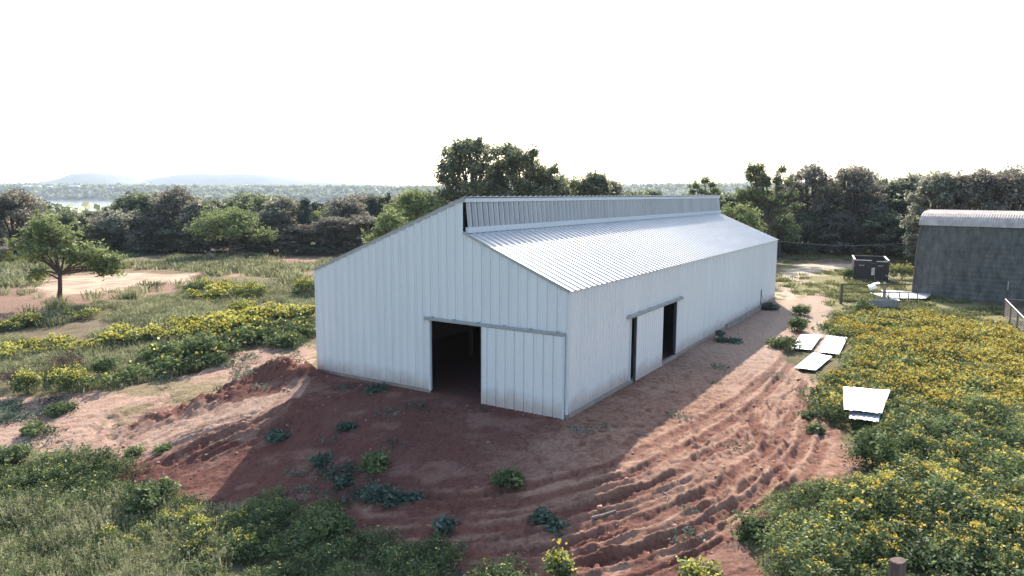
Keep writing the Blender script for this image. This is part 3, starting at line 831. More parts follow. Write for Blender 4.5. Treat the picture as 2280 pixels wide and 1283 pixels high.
def rib_profile(u0, u1, pitch, hgt, frac=.34, extra=(), groove=0., gw=.022):
    """list of (u, offset) along a ribbed sheet"""
    pts = set()
    k = math.floor(u0 / pitch) - 1
    segs = []
    while k * pitch < u1 + pitch:
        s = k * pitch
        e = pitch * (1 - frac)
        g = [(s, 0), (s + .012, -groove), (s + .012 + gw, -groove), (s + .024 + gw, 0)] if groove else [(s, 0)]
        segs += g + [(s + e, 0), (s + pitch * (1 - frac * .72), hgt), (s + pitch * (1 - frac * .28), hgt)]
        k += 1
    us, hs = [a for a, b in segs], [b for a, b in segs]
    mid = [u for u in us if u0 < u < u1] + [u0, u1] + [e for e in extra if u0 < e < u1]
    mid = sorted(set(round(u, 5) for u in mid))
    return [(u, float(np.interp(u, us, hs))) for u in mid]

barn = tag(empty('barn', (BARN_O[0], BARN_O[1], 0), -YAW),
           'large white metal barn with ribbed walls, raised ridge strip and open sliding doors', 'barn')
# local axes: x to the right of the gable (the barn lies at x < 0), y along the barn
def gable(name, y, sign, opening=None, pitch=.3, extra=()):
    b = MB()
    ex = [PM] + (list(opening[:2]) if opening else [])
    pr = rib_profile(0, BW, pitch, .045, .24, ex, .028)
    for (u0, h0), (u1, h1) in zip(pr[:-1], pr[1:]):
        um = .5 * (u0 + u1)
        zb = -.03
        if opening and opening[0] < um < opening[1]:
            zb = opening[2]
        e = 1e-4
        t0, t1 = roof_z(u0 + (e if um > u0 else 0)), roof_z(u1 - e)
        if abs(u1 - PM) < 1e-3:
            t1 = roof_z(PM - e)
        if abs(u0 - PM) < 1e-3:
            t0 = roof_z(PM)
        p = [(-u0, y + sign * h0, zb), (-u1, y + sign * h1, zb), (-u1, y + sign * h1, t1), (-u0, y + sign * h0, t0)]
        b.poly(p if sign > 0 else p[::-1])
    return b.build(name, M['wall'], barn)
G0, G1, GT = 2.9, 5.86, 2.70
gable('gable_wall', 0., -1, (G0, G1, GT), .388)
gable('gable_wall', BL, 1)
def side(name, x, sign, opening=None, pitch=.267):
    b = MB()
    pr = rib_profile(0, BL, pitch, .040, .40, opening[:2] if opening else (), .055, .03)
    for (u0, h0), (u1, h1) in zip(pr[:-1], pr[1:]):
        um = .5 * (u0 + u1)
        zb = opening[2] if opening and opening[0] < um < opening[1] else -.03
        p = [(x + sign * h0, u0, zb), (x + sign * h1, u1, zb), (x + sign * h1, u1, ZE - .01), (x + sign * h0, u0, ZE - .01)]
        b.poly(p)
    return b.build(name, M['wall'], barn)
S0, S1, ST = 5.50, 11.02, 2.55
side('side_wall', 0., 1, (S0, S1, ST))
side('side_wall', -BW, -1)
# roofs: ribs run down the slope
def roof(name, u0, z0, u1, z1, pitch=.43, hgt=.036):
    b = MB()
    L = math.hypot(u1 - u0, z1 - z0)
    nu, nz = -(z1 - z0) / L, (u1 - u0) / L
    if nz < 0:
        nu, nz = -nu, -nz
    pr = rib_profile(-.06, BL + .06, pitch, hgt, .36)
    for (y0, h0), (y1, h1) in zip(pr[:-1], pr[1:]):
        q = []
        for (u, z) in ((u0, z0), (u1, z1)):
            for (yy, h) in ((y0, h0), (y1, h1)):
                q.append((-(u + nu * h), yy, z + nz * h))
        b.quad(q[0], q[1], q[3], q[2])
    o = b.build(name, M['roof'], barn)
    s = o.modifiers.new('thickness', 'SOLIDIFY')
    s.thickness, s.offset = .012, -1
    return o
sl1, sl2 = (ZM - ZE) / PM, (ZP - ZE) / (BW - PM)
roof('roof', PM - .03, ZM - .02, -.10, ZE - .10 * sl1 + .005)
roof('roof', PM - .16, ZP + .16 * sl2 + .005, BW + .06, ZE - .06 * sl2 + .005)
# clerestory strip: its ribbed panel stands a little out at the foot
b = MB()
pr = rib_profile(.11, BL - .04, .37, .05, .46, (), .08, .07)
for (y0, h0), (y1, h1) in zip(pr[:-1], pr[1:]):
    b.quad((-(PM - .15 - h0), y0, ZM + .16), (-(PM - .15 - h1), y1, ZM + .16), (-(PM - .05 - h1), y1, ZP - .08), (-(PM - .05 - h0), y0, ZP - .08))
b.build('clerestory_panel', M['clerestory'], barn)
b = MB()
b.box(-(PM + .02), -(PM - .13), .0, BL, ZP - .13, ZP + .012)
b.build('ridge_trim', M['trim'], barn, bevel=.008)
b = MB()
b.box(-(PM - .06), -(PM - .22), .08, BL + .02, ZM - .05, ZM + .16)
b.build('clerestory_flashing', M['trim'], barn, bevel=.01)
b = MB()
b.box(-(PM + .16), -(PM + .10), .06, BL - .06, ZM - .02, ZP - .1)          # added dark sheet in place of the shade seen through the end gap
b.build('clerestory_dark_sheet', M['dark_edge'], barn)
b = MB()                                          # corner trims and rake trims
b.box(-.055, .034, -.034, .055, -.03, ZE - .03)
b.build('corner_trim', M['trim'], barn, bevel=.006)
b = MB()
b.box(-BW - .03, -BW + .05, -.034, .05, -.03, ZE - .03)
b.build('corner_trim', M['trim'], barn, bevel=.006)
b = MB()
b.box(-.05, .034, BL - .05, BL + .034, -.03, ZE - .03)
b.build('corner_trim', M['trim'], barn, bevel=.006)
def rake(u0, z0, u1, z1):
    b = MB()
    for (ya, yb) in ((-.052, -.036),):
        n = len(b.v)
        b.v += [(-u0, ya, z0 - .07), (-u1, ya, z1 - .07), (-u1, ya, z1 + .012), (-u0, ya, z0 + .012),
                (-u0, yb, z0 - .07), (-u1, yb, z1 - .07), (-u1, yb, z1 + .012), (-u0, yb, z0 + .012)]
        for f in ((0, 3, 2, 1), (4, 5, 6, 7), (0, 1, 5, 4), (1, 2, 6, 5), (2, 3, 7, 6), (3, 0, 4, 7)):
            b.f.append(tuple(n + i for i in f))
    return b.build('rake_trim', M['track'], barn)
rake(PM - .02, ZM, -.05, ZE - .02)
rake(PM - .1, ZP + .03, BW + .03, ZE - .01)
# footing along the walls
b = MB()
b.box(-2.88, .045, -.045, .02, -.7, -.035)
b.build('gable_footing', M['concrete'], barn)
b = MB()
b.box(-BW - .03, -G1 - .01, -.045, .02, -.7, -.035)
b.build('gable_footing', M['concrete'], barn)
b = MB()
b.box(-.03, .07, .06, 19.6, -.6, -.035)
b.box(-.03, .16, 19.62, BL - .3, -.6, .10)
b.build('side_footing', M['concrete'], barn, bevel=.01)
b = MB()
b.box(-BW - .07, -BW + .03, .06, BL - .06, -.7, -.035)
b.build('side_footing', M['concrete'], barn)
b = MB()
b.box(-BW + .05, -.05, BL - .03, BL + .06, -.7, -.035)
b.build('gable_footing', M['concrete'], barn)
b = MB()
b.box(-.12, .10, S0 - .1, S1 + .06, -.5, -.06)
b.build('door_sill', M['concrete'], barn, bevel=.012)
# closure strips under the eaves
for xx in (-.035, -BW + .005):
    b = MB()
    b.box(xx, xx + .03, .06, BL - .06, ZE - .12, ZE + .03)
    b.build('closure_strip', M['dark_edge'], barn)
b = MB()
b.box(-BW + .12, -BW + .15, .3, BL - .3, -.1, 3.4)
b.build('dark_inner_sheet', M['old_wood'], barn)  # added dark sheet that stands in for the shade inside the barn
# big sliding door of the gable
def sliding_door(w, z0, z1, pitch, hgt, sign):
    d = MB()
    pr = rib_profile(.02, w - .02, pitch, hgt, .24, (), .032, .022)
    for (u0, h0), (u1, h1) in zip(pr[:-1], pr[1:]):
        d.quad((-u0, -.05 - h0, z0), (-u1, -.05 - h1, z0), (-u1, -.05 - h1, z1), (-u0, -.05 - h0, z1))
    d.box(-w, 0, -.004, .03, z0 + .01, z1)
    return d
door = sliding_door(3.36, -.19, 2.71, .388, .035, -1).build('sliding_door', M['wall'], barn, (-.07, -.075, 0))
fr = MB()
fr.box(-.03, .012, -.075, .01, -.195, 2.72)
fr.build('door_frame', M['trim'], door, bevel=.004)
fr = MB()
fr.box(-3.372, -3.345, -.075, .01, -.195, 2.72)
fr.build('door_frame', M['trim'], door, bevel=.004)
b = MB()
b.box(-6.08, -.06, -.135, -.05, 2.73, 2.825)
b.box(-6.08, -.06, -.15, -.132, 2.71, 2.79)
tk = b.build('door_track', M['track'], barn, bevel=.006)
for u in (.35, 1.4, 2.5, 3.6, 4.7, 5.7):
    q = MB()
    q.box(-u - .04, -u + .04, -.155, -.05, 2.827, 2.855)
    q.build('track_bracket', M['track'], tk)
b = MB()
b.box(-G1 - .07, -G1 + .005, -.06, .06, -.05, GT + .02)
b.box(-G1 - .07, -G0, -.034, .05, GT - .0, GT + .03)
b.build('door_jamb', M['trim'], barn, bevel=.005)
# the side door
d2 = MB()
pr = rib_profile(.02, 3.2, .24, .024, .42)
for (u0, h0), (u1, h1) in zip(pr[:-1], pr[1:]):
    d2.quad((.05 + h0, u0, -.13), (.05 + h1, u1, -.13), (.05 + h1, u1, 2.55), (.05 + h0, u0, 2.55))
d2.box(0, .048, 0, 3.22, -.125, 2.55)
sdoor = d2.build('sliding_door', M['wall'], barn, (.085, 5.74, 0))
b = MB()
b.box(-.005, .09, -.02, .03, -.14, 2.56)
b.build('door_frame', M['dark_edge'], sdoor)
b = MB()
b.box(.045, .14, 4.98, 11.6, 2.58, 2.675)
b.box(.137, .155, 4.98, 11.6, 2.56, 2.65)
tk = b.build('door_track', M['track'], barn, bevel=.006)
for yy in (5.2, 6.3, 7.4, 8.5, 9.6, 10.7, 11.4):
    q = MB()
    q.box(.045, .16, yy - .04, yy + .04, 2.677, 2.70)
    q.build('track_bracket', M['track'], tk)
b = MB()
b.box(-.05, .06, S0 - .07, S0, -.05, ST + .02)
b.build('door_jamb', M['trim'], barn, bevel=.005)
b = MB()
b.box(-.10, .03, S1, S1 + .05, -.05, ST + .02)
b.build('door_jamb', M['dark_edge'], barn, bevel=.005)
# steel posts and beams inside
for yy in (6.0, 12.2, 18.4, 24.6):
    for xx in (-4.33, -8.2):
        b = MB()
        b.box(xx - .07, xx + .07, yy - .07, yy + .07, -.2, roof_z(-xx) - .25)
        b.build('post', M['steel'], barn)

# ---------------------------------------------------------------- arched shed, right
shed = tag(empty('arched_shed', (31.72, 56.26, -.55), math.radians(-42)),
           'old arched shed of weathered dark green metal with a pale curved roof', 'shed')
SL = 21.0
prof = [(0, -.3), (.12, .8), (.28, 2.2), (.5, 3.8), (.86, 5.72)]
pts = []
for (v0, z0), (v1, z1) in zip(prof[:-1], prof[1:]):
    n = int((z1 - z0) / .17)
    for k in range(n):
        t = k / n
        pts.append((v0 + (v1 - v0) * t, z0 + (z1 - z0) * t))
pts.append(prof[-1])
pts = [(v - (.024 if i % 2 else 0.), z) for i, (v, z) in enumerate(pts)]
b = MB()
xs = np.linspace(0, SL, 8)
for x0, x1 in zip(xs[:-1], xs[1:]):
    for (v0, z0), (v1, z1) in zip(pts[:-1], pts[1:]):
        b.quad((x0, v0, z0), (x1, v0, z0), (x1, v1, z1), (x0, v1, z1))
b.build('side_wall', M['shed_wall'], shed)
b = MB()
far = [(7.6 - v, z) for v, z in prof]
for (v0, z0), (v1, z1) in zip(far[:-1], far[1:]):
    b.quad((0, v0, z0), (SL, v0, z0), (SL, v1, z1), (0, v1, z1))
b.build('side_wall', M['shed_wall'], shed)
arc = [(.70, 5.66), (.92, 6.05), (1.25, 6.35), (1.75, 6.58), (2.5, 6.74), (3.8, 6.82), (5.1, 6.74), (5.85, 6.58), (6.35, 6.35), (6.68, 6.05), (6.9, 5.66)]
b = MB()
pr = rib_profile(-.15, SL + .15, .17, .03, .5)
for (x0, h0), (x1, h1) in zip(pr[:-1], pr[1:]):
    for (v0, z0), (v1, z1) in zip(arc[:-1], arc[1:]):
        L = math.hypot(v1 - v0, z1 - z0)
        nv, nz = -(z1 - z0) / L, (v1 - v0) / L
        b.quad((x0, v0 + nv * h0, z0 + nz * h0), (x1, v0 + nv * h1, z0 + nz * h1), (x1, v1 + nv * h1, z1 + nz * h1), (x0, v1 + nv * h0, z1 + nz * h0))
o = b.build('roof', M['shed_roof'], shed)
s = o.modifiers.new('thickness', 'SOLIDIFY')
s.thickness, s.offset = .03, -1
for x in (.02, SL - .02):
    b = MB()
    b.poly([(x, v, z) for v, z in prof] + [(x, v, z) for v, z in arc[1:-1]] + [(x, v, z) for v, z in far[::-1]])
    b.build('end_wall', M['shed_wall'], shed)
b = MB()
b.tube([(-.05, -.06, -.2), (-.02, .02, 1.6), (.0, .2, 3.4), (.02, .66, 5.6)], .06, 6)
b.build('corner_post', M['pipe_dark'], shed)
b = MB()
b.box(6.15, 6.21, -.04, .14, 1.15, 1.75)
b.build('handle', M['pale_metal'], shed)

# ---------------------------------------------------------------- black open-top bin
bz = gz(31.2, 65.1) - .05
bn = tag(empty('open_top_bin', (31.15, 65.1, bz), math.radians(-23)), 'black open-top metal bin with pale rims, standing on the grass left of the arched shed', 'bin')
W, D, H = 2.85, 5.0, 1.85
for x0, x1 in ((0, .07), (W - .07, W)):
    b = MB(); b.box(x0, x1, .08, D, .12, H); b.build('side_panel', M['black_paint'], bn, bevel=.01)
b = MB(); b.box(.075, W - .075, D - .08, D, .12, H); b.build('back_panel', M['black_paint'], bn, bevel=.01)
b = MB(); b.box(.075, W - .075, .08, D - .085, .14, .2); b.build('floor_panel', M['black_paint'], bn)
for x0, x1, dz, hx in ((0, 1.42, 0., .62), (1.74, W, -.07, 2.15)):
    b = MB()
    b.box(x0, x1, 0, .07, .1, H + dz - .02)
    for k in range(4):
        xx = x0 + (x1 - x0) * (k + .5) / 4
        b.box(xx - .03, xx + .03, -.035, -.002, .16, H + dz - .2)
    pnl = b.build('front_gate', M['black_paint'], bn, bevel=.006)
    b = MB(); b.box(x0 + .1, x1, -.015, .085, H + dz - .018, H + dz + .035); b.build('rim', M['pale_metal'], pnl)
    b = MB(); b.box(hx - .22, hx + .22, -.075, -.04, H - .47, H - .41); b.build('handle', M['pale_metal'], pnl)
b = MB(); b.box(1.424, 1.736, .12, .17, .12, .55); b.build('gate_infill', M['black_paint'], bn)
b = MB(); b.box(1.424, 1.736, .12, .17, 1.15, H - .25); b.build('gate_infill', M['black_paint'], bn)
for z in (.62, .8, .98, 1.13):  # white bars standing in for light showing through the slats
    b = MB()
    b.v += [(1.45, .04, z - .06), (1.72, .04, z - .01), (1.72, .04, z + .09), (1.45, .04, z + .04), (1.45, .1, z - .06), (1.72, .1, z - .01), (1.72, .1, z + .09), (1.45, .1, z + .04)]
    for f in ((0, 1, 2, 3), (7, 6, 5, 4), (0, 4, 5, 1), (1, 5, 6, 2), (2, 6, 7, 3), (3, 7, 4, 0)):
        b.f.append(f)
    b.build('light_slat', M['trim'], bn)
for x0 in (-.03, W - .13):  # side rims coloured pale to stand in for sunlit tops
    b = MB(); b.box(x0, x0 + .16, .06, D + .02, H + .003, H + .075); b.build('rim', M['pale_metal'], bn, bevel=.01)
b = MB(); b.box(.14, W - .14, D - .1, D + .02, H + .003, H + .05); b.build('rim', M['black_paint'], bn)
b = MB(); b.tube([(-.02, .1, 1.2), (-.12, -.1, .55), (-.42, -.35, -.1)], .035, 6); b.build('prop', M['pipe_dark'], bn)
b = MB(); b.tube([(W - .25, -.03, .62), (W + .55, -.7, .12)], .045, 6); b.build('drawbar', M['pale_metal'], bn)
for x in (.25, W - .4):
    b = MB(); b.box(x, x + .15, .1, D - .1, 0, .115); b.build('skid', M['black_paint'], bn)

# ---------------------------------------------------------------- pipe gate
gx0, gy0 = 23.83, 51.42
gzz = gz(gx0, gy0)
gt = tag(empty('pipe_gate', (gx0, gy0, gzz), math.atan2(51.75 - 51.42, 29.52 - 23.83)), 'open pipe gate with dark rails and a pale middle post before the arched shed', 'gate')
b = MB(); b.tube([(0, 0, -.3), (0, 0, 1.5)], .085, 8); b.build('gate_post', M['pipe_dark'], gt)
for z0, z1, x1 in ((1.44, 1.42, 7.0), (.88, .84, 5.75), (.24, .12, 5.75)):
    b = MB(); b.tube([(.05, 0, z0), (x1 * .5, 0, (z0 + z1) / 2 - .02), (x1, 0, z1)], .042, 6); b.build('rail', M['pipe_dark'], gt)
for x in (3.55, 4.35, 5.05, 5.72):
    b = MB(); b.tube([(x, .01, .14), (x, .01, .84)], .032, 6); b.build('upright', M['pipe_dark'], gt)
b = MB(); b.tube([(.36, .55, .24), (.36, .55, 1.26)], .045, 6); b.build('upright', M['pipe_dark'], gt)
for z0, z1 in ((1.42, 1.22), (.82, .62), (.16, .02)):
    b = MB(); b.tube([(.03, .02, z0), (.36, .52, z1)], .05, 6); b.build('brace', M['pale_metal'], gt)
b = MB(); b.box(3.22, 3.37, .08, .23, -.3, 1.52); b.build('middle_post', M['grey_post'], gt, bevel=.01)

# corral panel at the right edge
cx, cy = 32.42, 46.65
cz = gz(cx, cy)
co = tag(empty('corral_fence', (cx, cy, cz)), 'rusty pipe corral fence with thin rails and a pale top rail at the right edge', 'fence')
e1 = Vector((28.3 - cx, 38.97 - cy, 0)).normalized()
e2 = Vector((.86, -.5, 0))
b = MB(); b.tube([Vector((0, 0, 1.18)), e1 * 12 + Vector((0, 0, 1.18))], .045, 8); b.build('top_rail', M['grey_post'], co)  # given a lighter metal colour so this rail looks sunlit
b = MB(); b.tube([Vector((0, 0, 1.17)), e2 * 8 + Vector((0, 0, 1.17))], .05, 8); b.build('top_rail', M['pipe_dark'], co)
for d_, L_e in ((e1, 12), (e2, 8)):
    for k in range(7):
        z = .12 + k * .145
        b = MB(); b.tube([d_ * .05 + Vector((0, 0, z)), d_ * L_e + Vector((0, 0, z))], .016, 5); b.build('rail', M['pipe_dark'], co)
for q in [e1 * 0, e1 * 3, e1 * 6, e1 * 9, e1 * 12, e2 * 3, e2 * 6, e2 * 8]:
    b = MB(); b.tube([q + Vector((0, 0, -.3)), q + Vector((0, 0, 1.15))], .055, 7); b.build('post', M['pipe_dark'], co)

# water trough
tx, ty = 25.9, 49.35
b = MB()
n = 20
ring = lambda r, z: [(1.0 * r * math.copysign(abs(math.cos(t)) ** .7, math.cos(t)), .42 * r * math.copysign(abs(math.sin(t)) ** .8, math.sin(t)), z) for t in [2 * math.pi * k / n for k in range(n)]]
rs = [ring(.93, 0), ring(1, .4), ring(1.04, .42), ring(1.02, .45), ring(.96, .43), ring(.9, .08)]
for r in rs:
    b.v += r
for j in range(len(rs) - 1):
    for k in range(n):
        a, c = j * n + k, j * n + (k + 1) % n
        b.f.append((a, c, c + n, a + n))
b.f.append(tuple(range(n))[::-1])
b.f.append(tuple((len(rs) - 1) * n + k for k in range(n)))
o = b.build('water_trough', M['grey_post'], None, (tx, ty, gz(tx, ty) + .22), (0, 0, .03))
tag(o, 'low grey metal trough lying in the weeds in front of the pipe gate', 'trough')

# ---------------------------------------------------------------- loose roofing sheets
def roofing_sheet(corners, zoff, label, bend=.0, ragged=0.):
    """one corrugated sheet lying over four ground points"""
    p = [np.array(c) for c in corners]
    cen = sum(p) / 4
    nu, nv = 61, 9
    v, f = [], []
    for j in range(nv):
        for i in range(nu):
            u, w = i / (nu - 1), j / (nv - 1)
            q = (p[0] * (1 - u) + p[1] * u) * (1 - w) + (p[3] * (1 - u) + p[2] * u) * w
            z = zs + .014 * abs(math.sin(i * .31)) ** 3 + bend * .25 * math.sin(w * math.pi) * (u - .3) + .006 * math.sin(7 * u + 5 * w) if (zs := zoff) is not None else 0
            if ragged and j == nv - 1:
                q = q + (p[3] - p[0]) * .02 * (hash2(np.array([i // 5]), np.array([3]), 7)[0])
            v.append((q[0] - cen[0], q[1] - cen[1], z))
    for j in range(nv - 1):
        for i in range(nu - 1):
            a = j * nu + i
            f.append((a, a + 1, a + nu + 1, a + nu))
    b = MB()
    b.v, b.f = v, f
    zt = max(gz(*c) for c in corners)
    o = b.build('roofing_sheet', M['sheet'], None, (cen[0], cen[1], (zt + gz(*cen)) / 2 + .05))
    s = o.modifiers.new('thickness', 'SOLIDIFY')
    s.thickness = .008
    return tag(o, label, 'metal sheet', 'white metal roofing sheets lying on the ground')
roofing_sheet(SHEETS['a'], .06, 'left one of the two white metal sheets side by side on the track')
roofing_sheet(SHEETS['b'], .08, 'white metal sheet beside another on the track, the one touching the flowers')
roofing_sheet(SHEETS['c'], .06, 'white metal sheet lying askew just below the side-by-side pair')
roofing_sheet(SHEETS['d'], .56, 'big white metal sheet alone on the green weeds above the block-shaped bush', .06, 1)
roofing_sheet(SHEETS['d2'], .42, 'white metal sheet mostly hidden under the big lone sheet on the weeds', .05, 1)
roofing_sheet(SHEETS['e'], .10, 'long white metal sheet under another behind the pipe gate, its left part')
roofing_sheet(SHEETS['f'], .20, 'long bluish-white metal sheet on top of another behind the pipe gate')
# crumpled sheet on a stump behind the gate
b = MB()
g = [(.62 * p, .62 * q_, .62 * r_) for p, q_, r_ in [(-.75, -.3, .05), (-.1, -.42, .32), (.62, -.25, .5), (-.7, .35, .22), (0, .3, .45), (.72, .4, .62), (-.66, -.34, -.35), (.3, -.42, -.05)]]
b.v = g
b.f = [(0, 1, 4, 3), (1, 2, 5, 4), (0, 6, 7, 1)]
o = b.build('crumpled_sheet', M['sheet'], None, (29.0, 57.0, gz(29.0, 57.0) + .62))
s = o.modifiers.new('thickness', 'SOLIDIFY'); s.thickness = .02
tag(o, 'crumpled piece of white metal sheet behind the top rail of the pipe gate', 'metal sheet')

# ---------------------------------------------------------------- posts, cable, sticks
fx, fy = 6.96, 12.13
ztop = 1.02
fz = gz(fx, fy)
b = MB()
n = 14
for j, (z, r) in enumerate(((fz - .3, .15), (fz + .3, .145), (ztop - .25, .135), (ztop - .02, .132), (ztop, .118))):
    for k in range(n):
        t = 2 * math.pi * k / n
        rr = r * (1 + .05 * math.sin(3 * t + 1) + .03 * math.sin(7 * t))
        b.v.append((rr * math.cos(t), rr * math.sin(t), z - fz + (.02 * math.cos(t) if j > 2 else 0)))
for j in range(4):
    for k in range(n):
        a, c = j * n + k, j * n + (k + 1) % n
        b.f.append((a, c, c + n, a + n))
b.f.append(tuple(4 * n + k for k in range(n)))
o = b.build('fence_post', M['old_wood'], None, (fx, fy, fz))
tag(o, 'thick weathered wooden fence post among yellow flowers at the bottom edge', 'post')

tp = tag(empty('steel_post', (16.72, 47.75, -.2)), 'thin steel post with a wire brace near the far end of the long barn wall', 'post')
b = MB(); b.tube([(0, 0, -.3), (.03, .02, 1.32)], .035, 6); b.build('post', M['dark_edge'], tp)
b = MB(); b.tube([(.03, .02, 1.05), (.3, .12, .5), (.52, .2, .1)], .012, 5); b.build('brace_wire', M['dark_edge'], tp)

e = BARN_O + BD * BL
b = MB()
p0, p1 = Vector((e[0] + .05, e[1] + .1, 4.15)), Vector((37.2, 66.0, 3.2))
pp = []
for k in range(17):
    t = k / 16
    q = p0.lerp(p1, t)
    q.z -= .35 * 4 * t * (1 - t)
    pp.append(q)
b.tube(pp, .022, 5)
o = b.build('overhead_cable', M['cable'], None)
tag(o, 'thin cable strung from the far barn corner towards the arched shed', 'cable')

def stick(pts, r, label, m='dead_wood', name='stick'):
    b = MB()
    q = [(x, y, gz(x, y) + z) for x, y, z in pts]
    c = q[0]
    q = [(x - c[0], y - c[1], z - c[2]) for x, y, z in q]
    b.tube(q, [r * (1 - .5 * i / (len(q) - 1)) for i in range(len(q))], 6)
    o = b.build(name, M[m], None, c)
    return tag(o, label, 'stick')
stick([(-1.72, 20.58, .02), (-1.58, 20.72, .05), (-1.41, 20.89, .03)], .022, 'short pale stick on the shaded dirt left of the single green bush')
stick([(4.02, 22.52, .03), (4.2, 22.4, .06), (4.42, 22.28, .03)], .04, 'grey chunk of wood at the edge of the barn shadow')
stick([(4.11, 18.56, .02), (4.22, 18.36, .06), (4.14, 18.13, .03)], .025, 'thin curved pale stick on the lit ruts')
stick([(2.1, 17.62, .05), (2.36, 17.68, .08), (2.75, 17.85, .05)], .05, 'pale slab of wood in the rut where the shadow ends')
# dead wood in the field
fb = tag(empty('fallen_branch', (-33.4, 82.0, gz(-33.4, 82))), 'fallen bare grey branch on the field in front of the broad pale mesquite', 'branch')
b = MB()
b.tube([(-1.6, .6, 1.1), (-.9, .2, .5), (0, 0, .25), (.8, -.2, .2), (1.6, 0, .75)], [.05, .09, .13, .12, .06], 6)
b.tube([(-.6, .1, .4), (-1.3, -.3, .9), (-2.2, -.3, 1.5)], [.07, .05, .02], 5)
b.tube([(.6, -.2, .25), (.2, -.6, -.1)], [.08, .05], 5)
b.build('limb', M['dead_wood'], fb)
rt = tag(empty('stump', (-30.9, 84.0, gz(-30.9, 84))), 'dark torn-up root stump right of the fallen branch', 'stump')
b = MB()
rs_ = np.random.RandomState(5)
for k in range(9):
    a = rs_.uniform(0, 6.28)
    b.tube([(0, 0, .3), (.5 * math.cos(a), .4 * math.sin(a), .55 + .3 * rs_.rand()), (1.0 * math.cos(a), .8 * math.sin(a), .2 + .7 * rs_.rand())], [.2, .12, .04], 5)
b.build('root', M['bark'], rt)
db = tag(empty('dead_branch', (-29.2, 58.0, gz(-29.2, 58))), 'small dead branch lying on the red soil near the middle of the field', 'branch')
b = MB()
for k in range(7):
    a = -.6 + .25 * k
    b.tube([(-.8, 0, .05), (-.1, .15 * (k - 3), .25 + .05 * k), (.9 * math.cos(a), .5 * math.sin(a), .12 + .06 * k)], [.04, .025, .01], 4)
b.build('twig', M['bark'], db)

# ---------------------------------------------------------------- trees
def leaves(rs, centres, spread, per, size, aspect=.55, droop=0., flat=1.):
    """small leaf faces round the twig tips; returns quads (n,4,3) and tints"""
    n = len(centres) * per
    c = np.repeat(np.asarray(centres), per, 0)
    sp = np.repeat(np.broadcast_to(np.asarray(spread, float), (len(centres),)), per)
    off = rs.normal(size=(n, 3)) * sp[:, None] * np.array([1, 1, .75 * flat])
    c = c + off
    c[:, 2] -= droop * np.abs(rs.normal(size=n)) * sp
    d = rs.normal(size=(n, 3))
    d[:, 2] = d[:, 2] * .6 - droop
    d /= np.linalg.norm(d, axis=1)[:, None]
    e = np.cross(d, rs.normal(size=(n, 3)))
    e /= np.linalg.norm(e, axis=1)[:, None]
    s = size * rs.uniform(.6, 1.35, n)[:, None]
    q = np.stack([c - d * s, c + e * s * aspect + d * s * .1, c + d * s, c - e * s * aspect + d * s * .1], 1)
    tip = np.repeat(rs.uniform(0, 1, len(centres)), per)
    return q, .72 * tip + .28 * rs.uniform(0, 1, n)

def quads_mesh(name, q, t, mats, midx=None):
    n = len(q)
    return np_mesh(name, q.reshape(-1, 3), np.arange(n * 4).reshape(n, 4), mats, midx, t)

def lobe_tips(rs, c, r, n, squash=.8, shell=.55):
    d = rs.normal(size=(n, 3))
    d /= np.linalg.norm(d, axis=1)[:, None]
    d[:, 2] = np.where(d[:, 2] < -.45, -d[:, 2] * .6, d[:, 2])
    rad = r * (shell + (1 - shell) * rs.uniform(0, 1, n) ** .7) * rs.uniform(.82, 1.12, n)
    return np.asarray(c) + d * rad[:, None] * np.array([1, 1, squash])

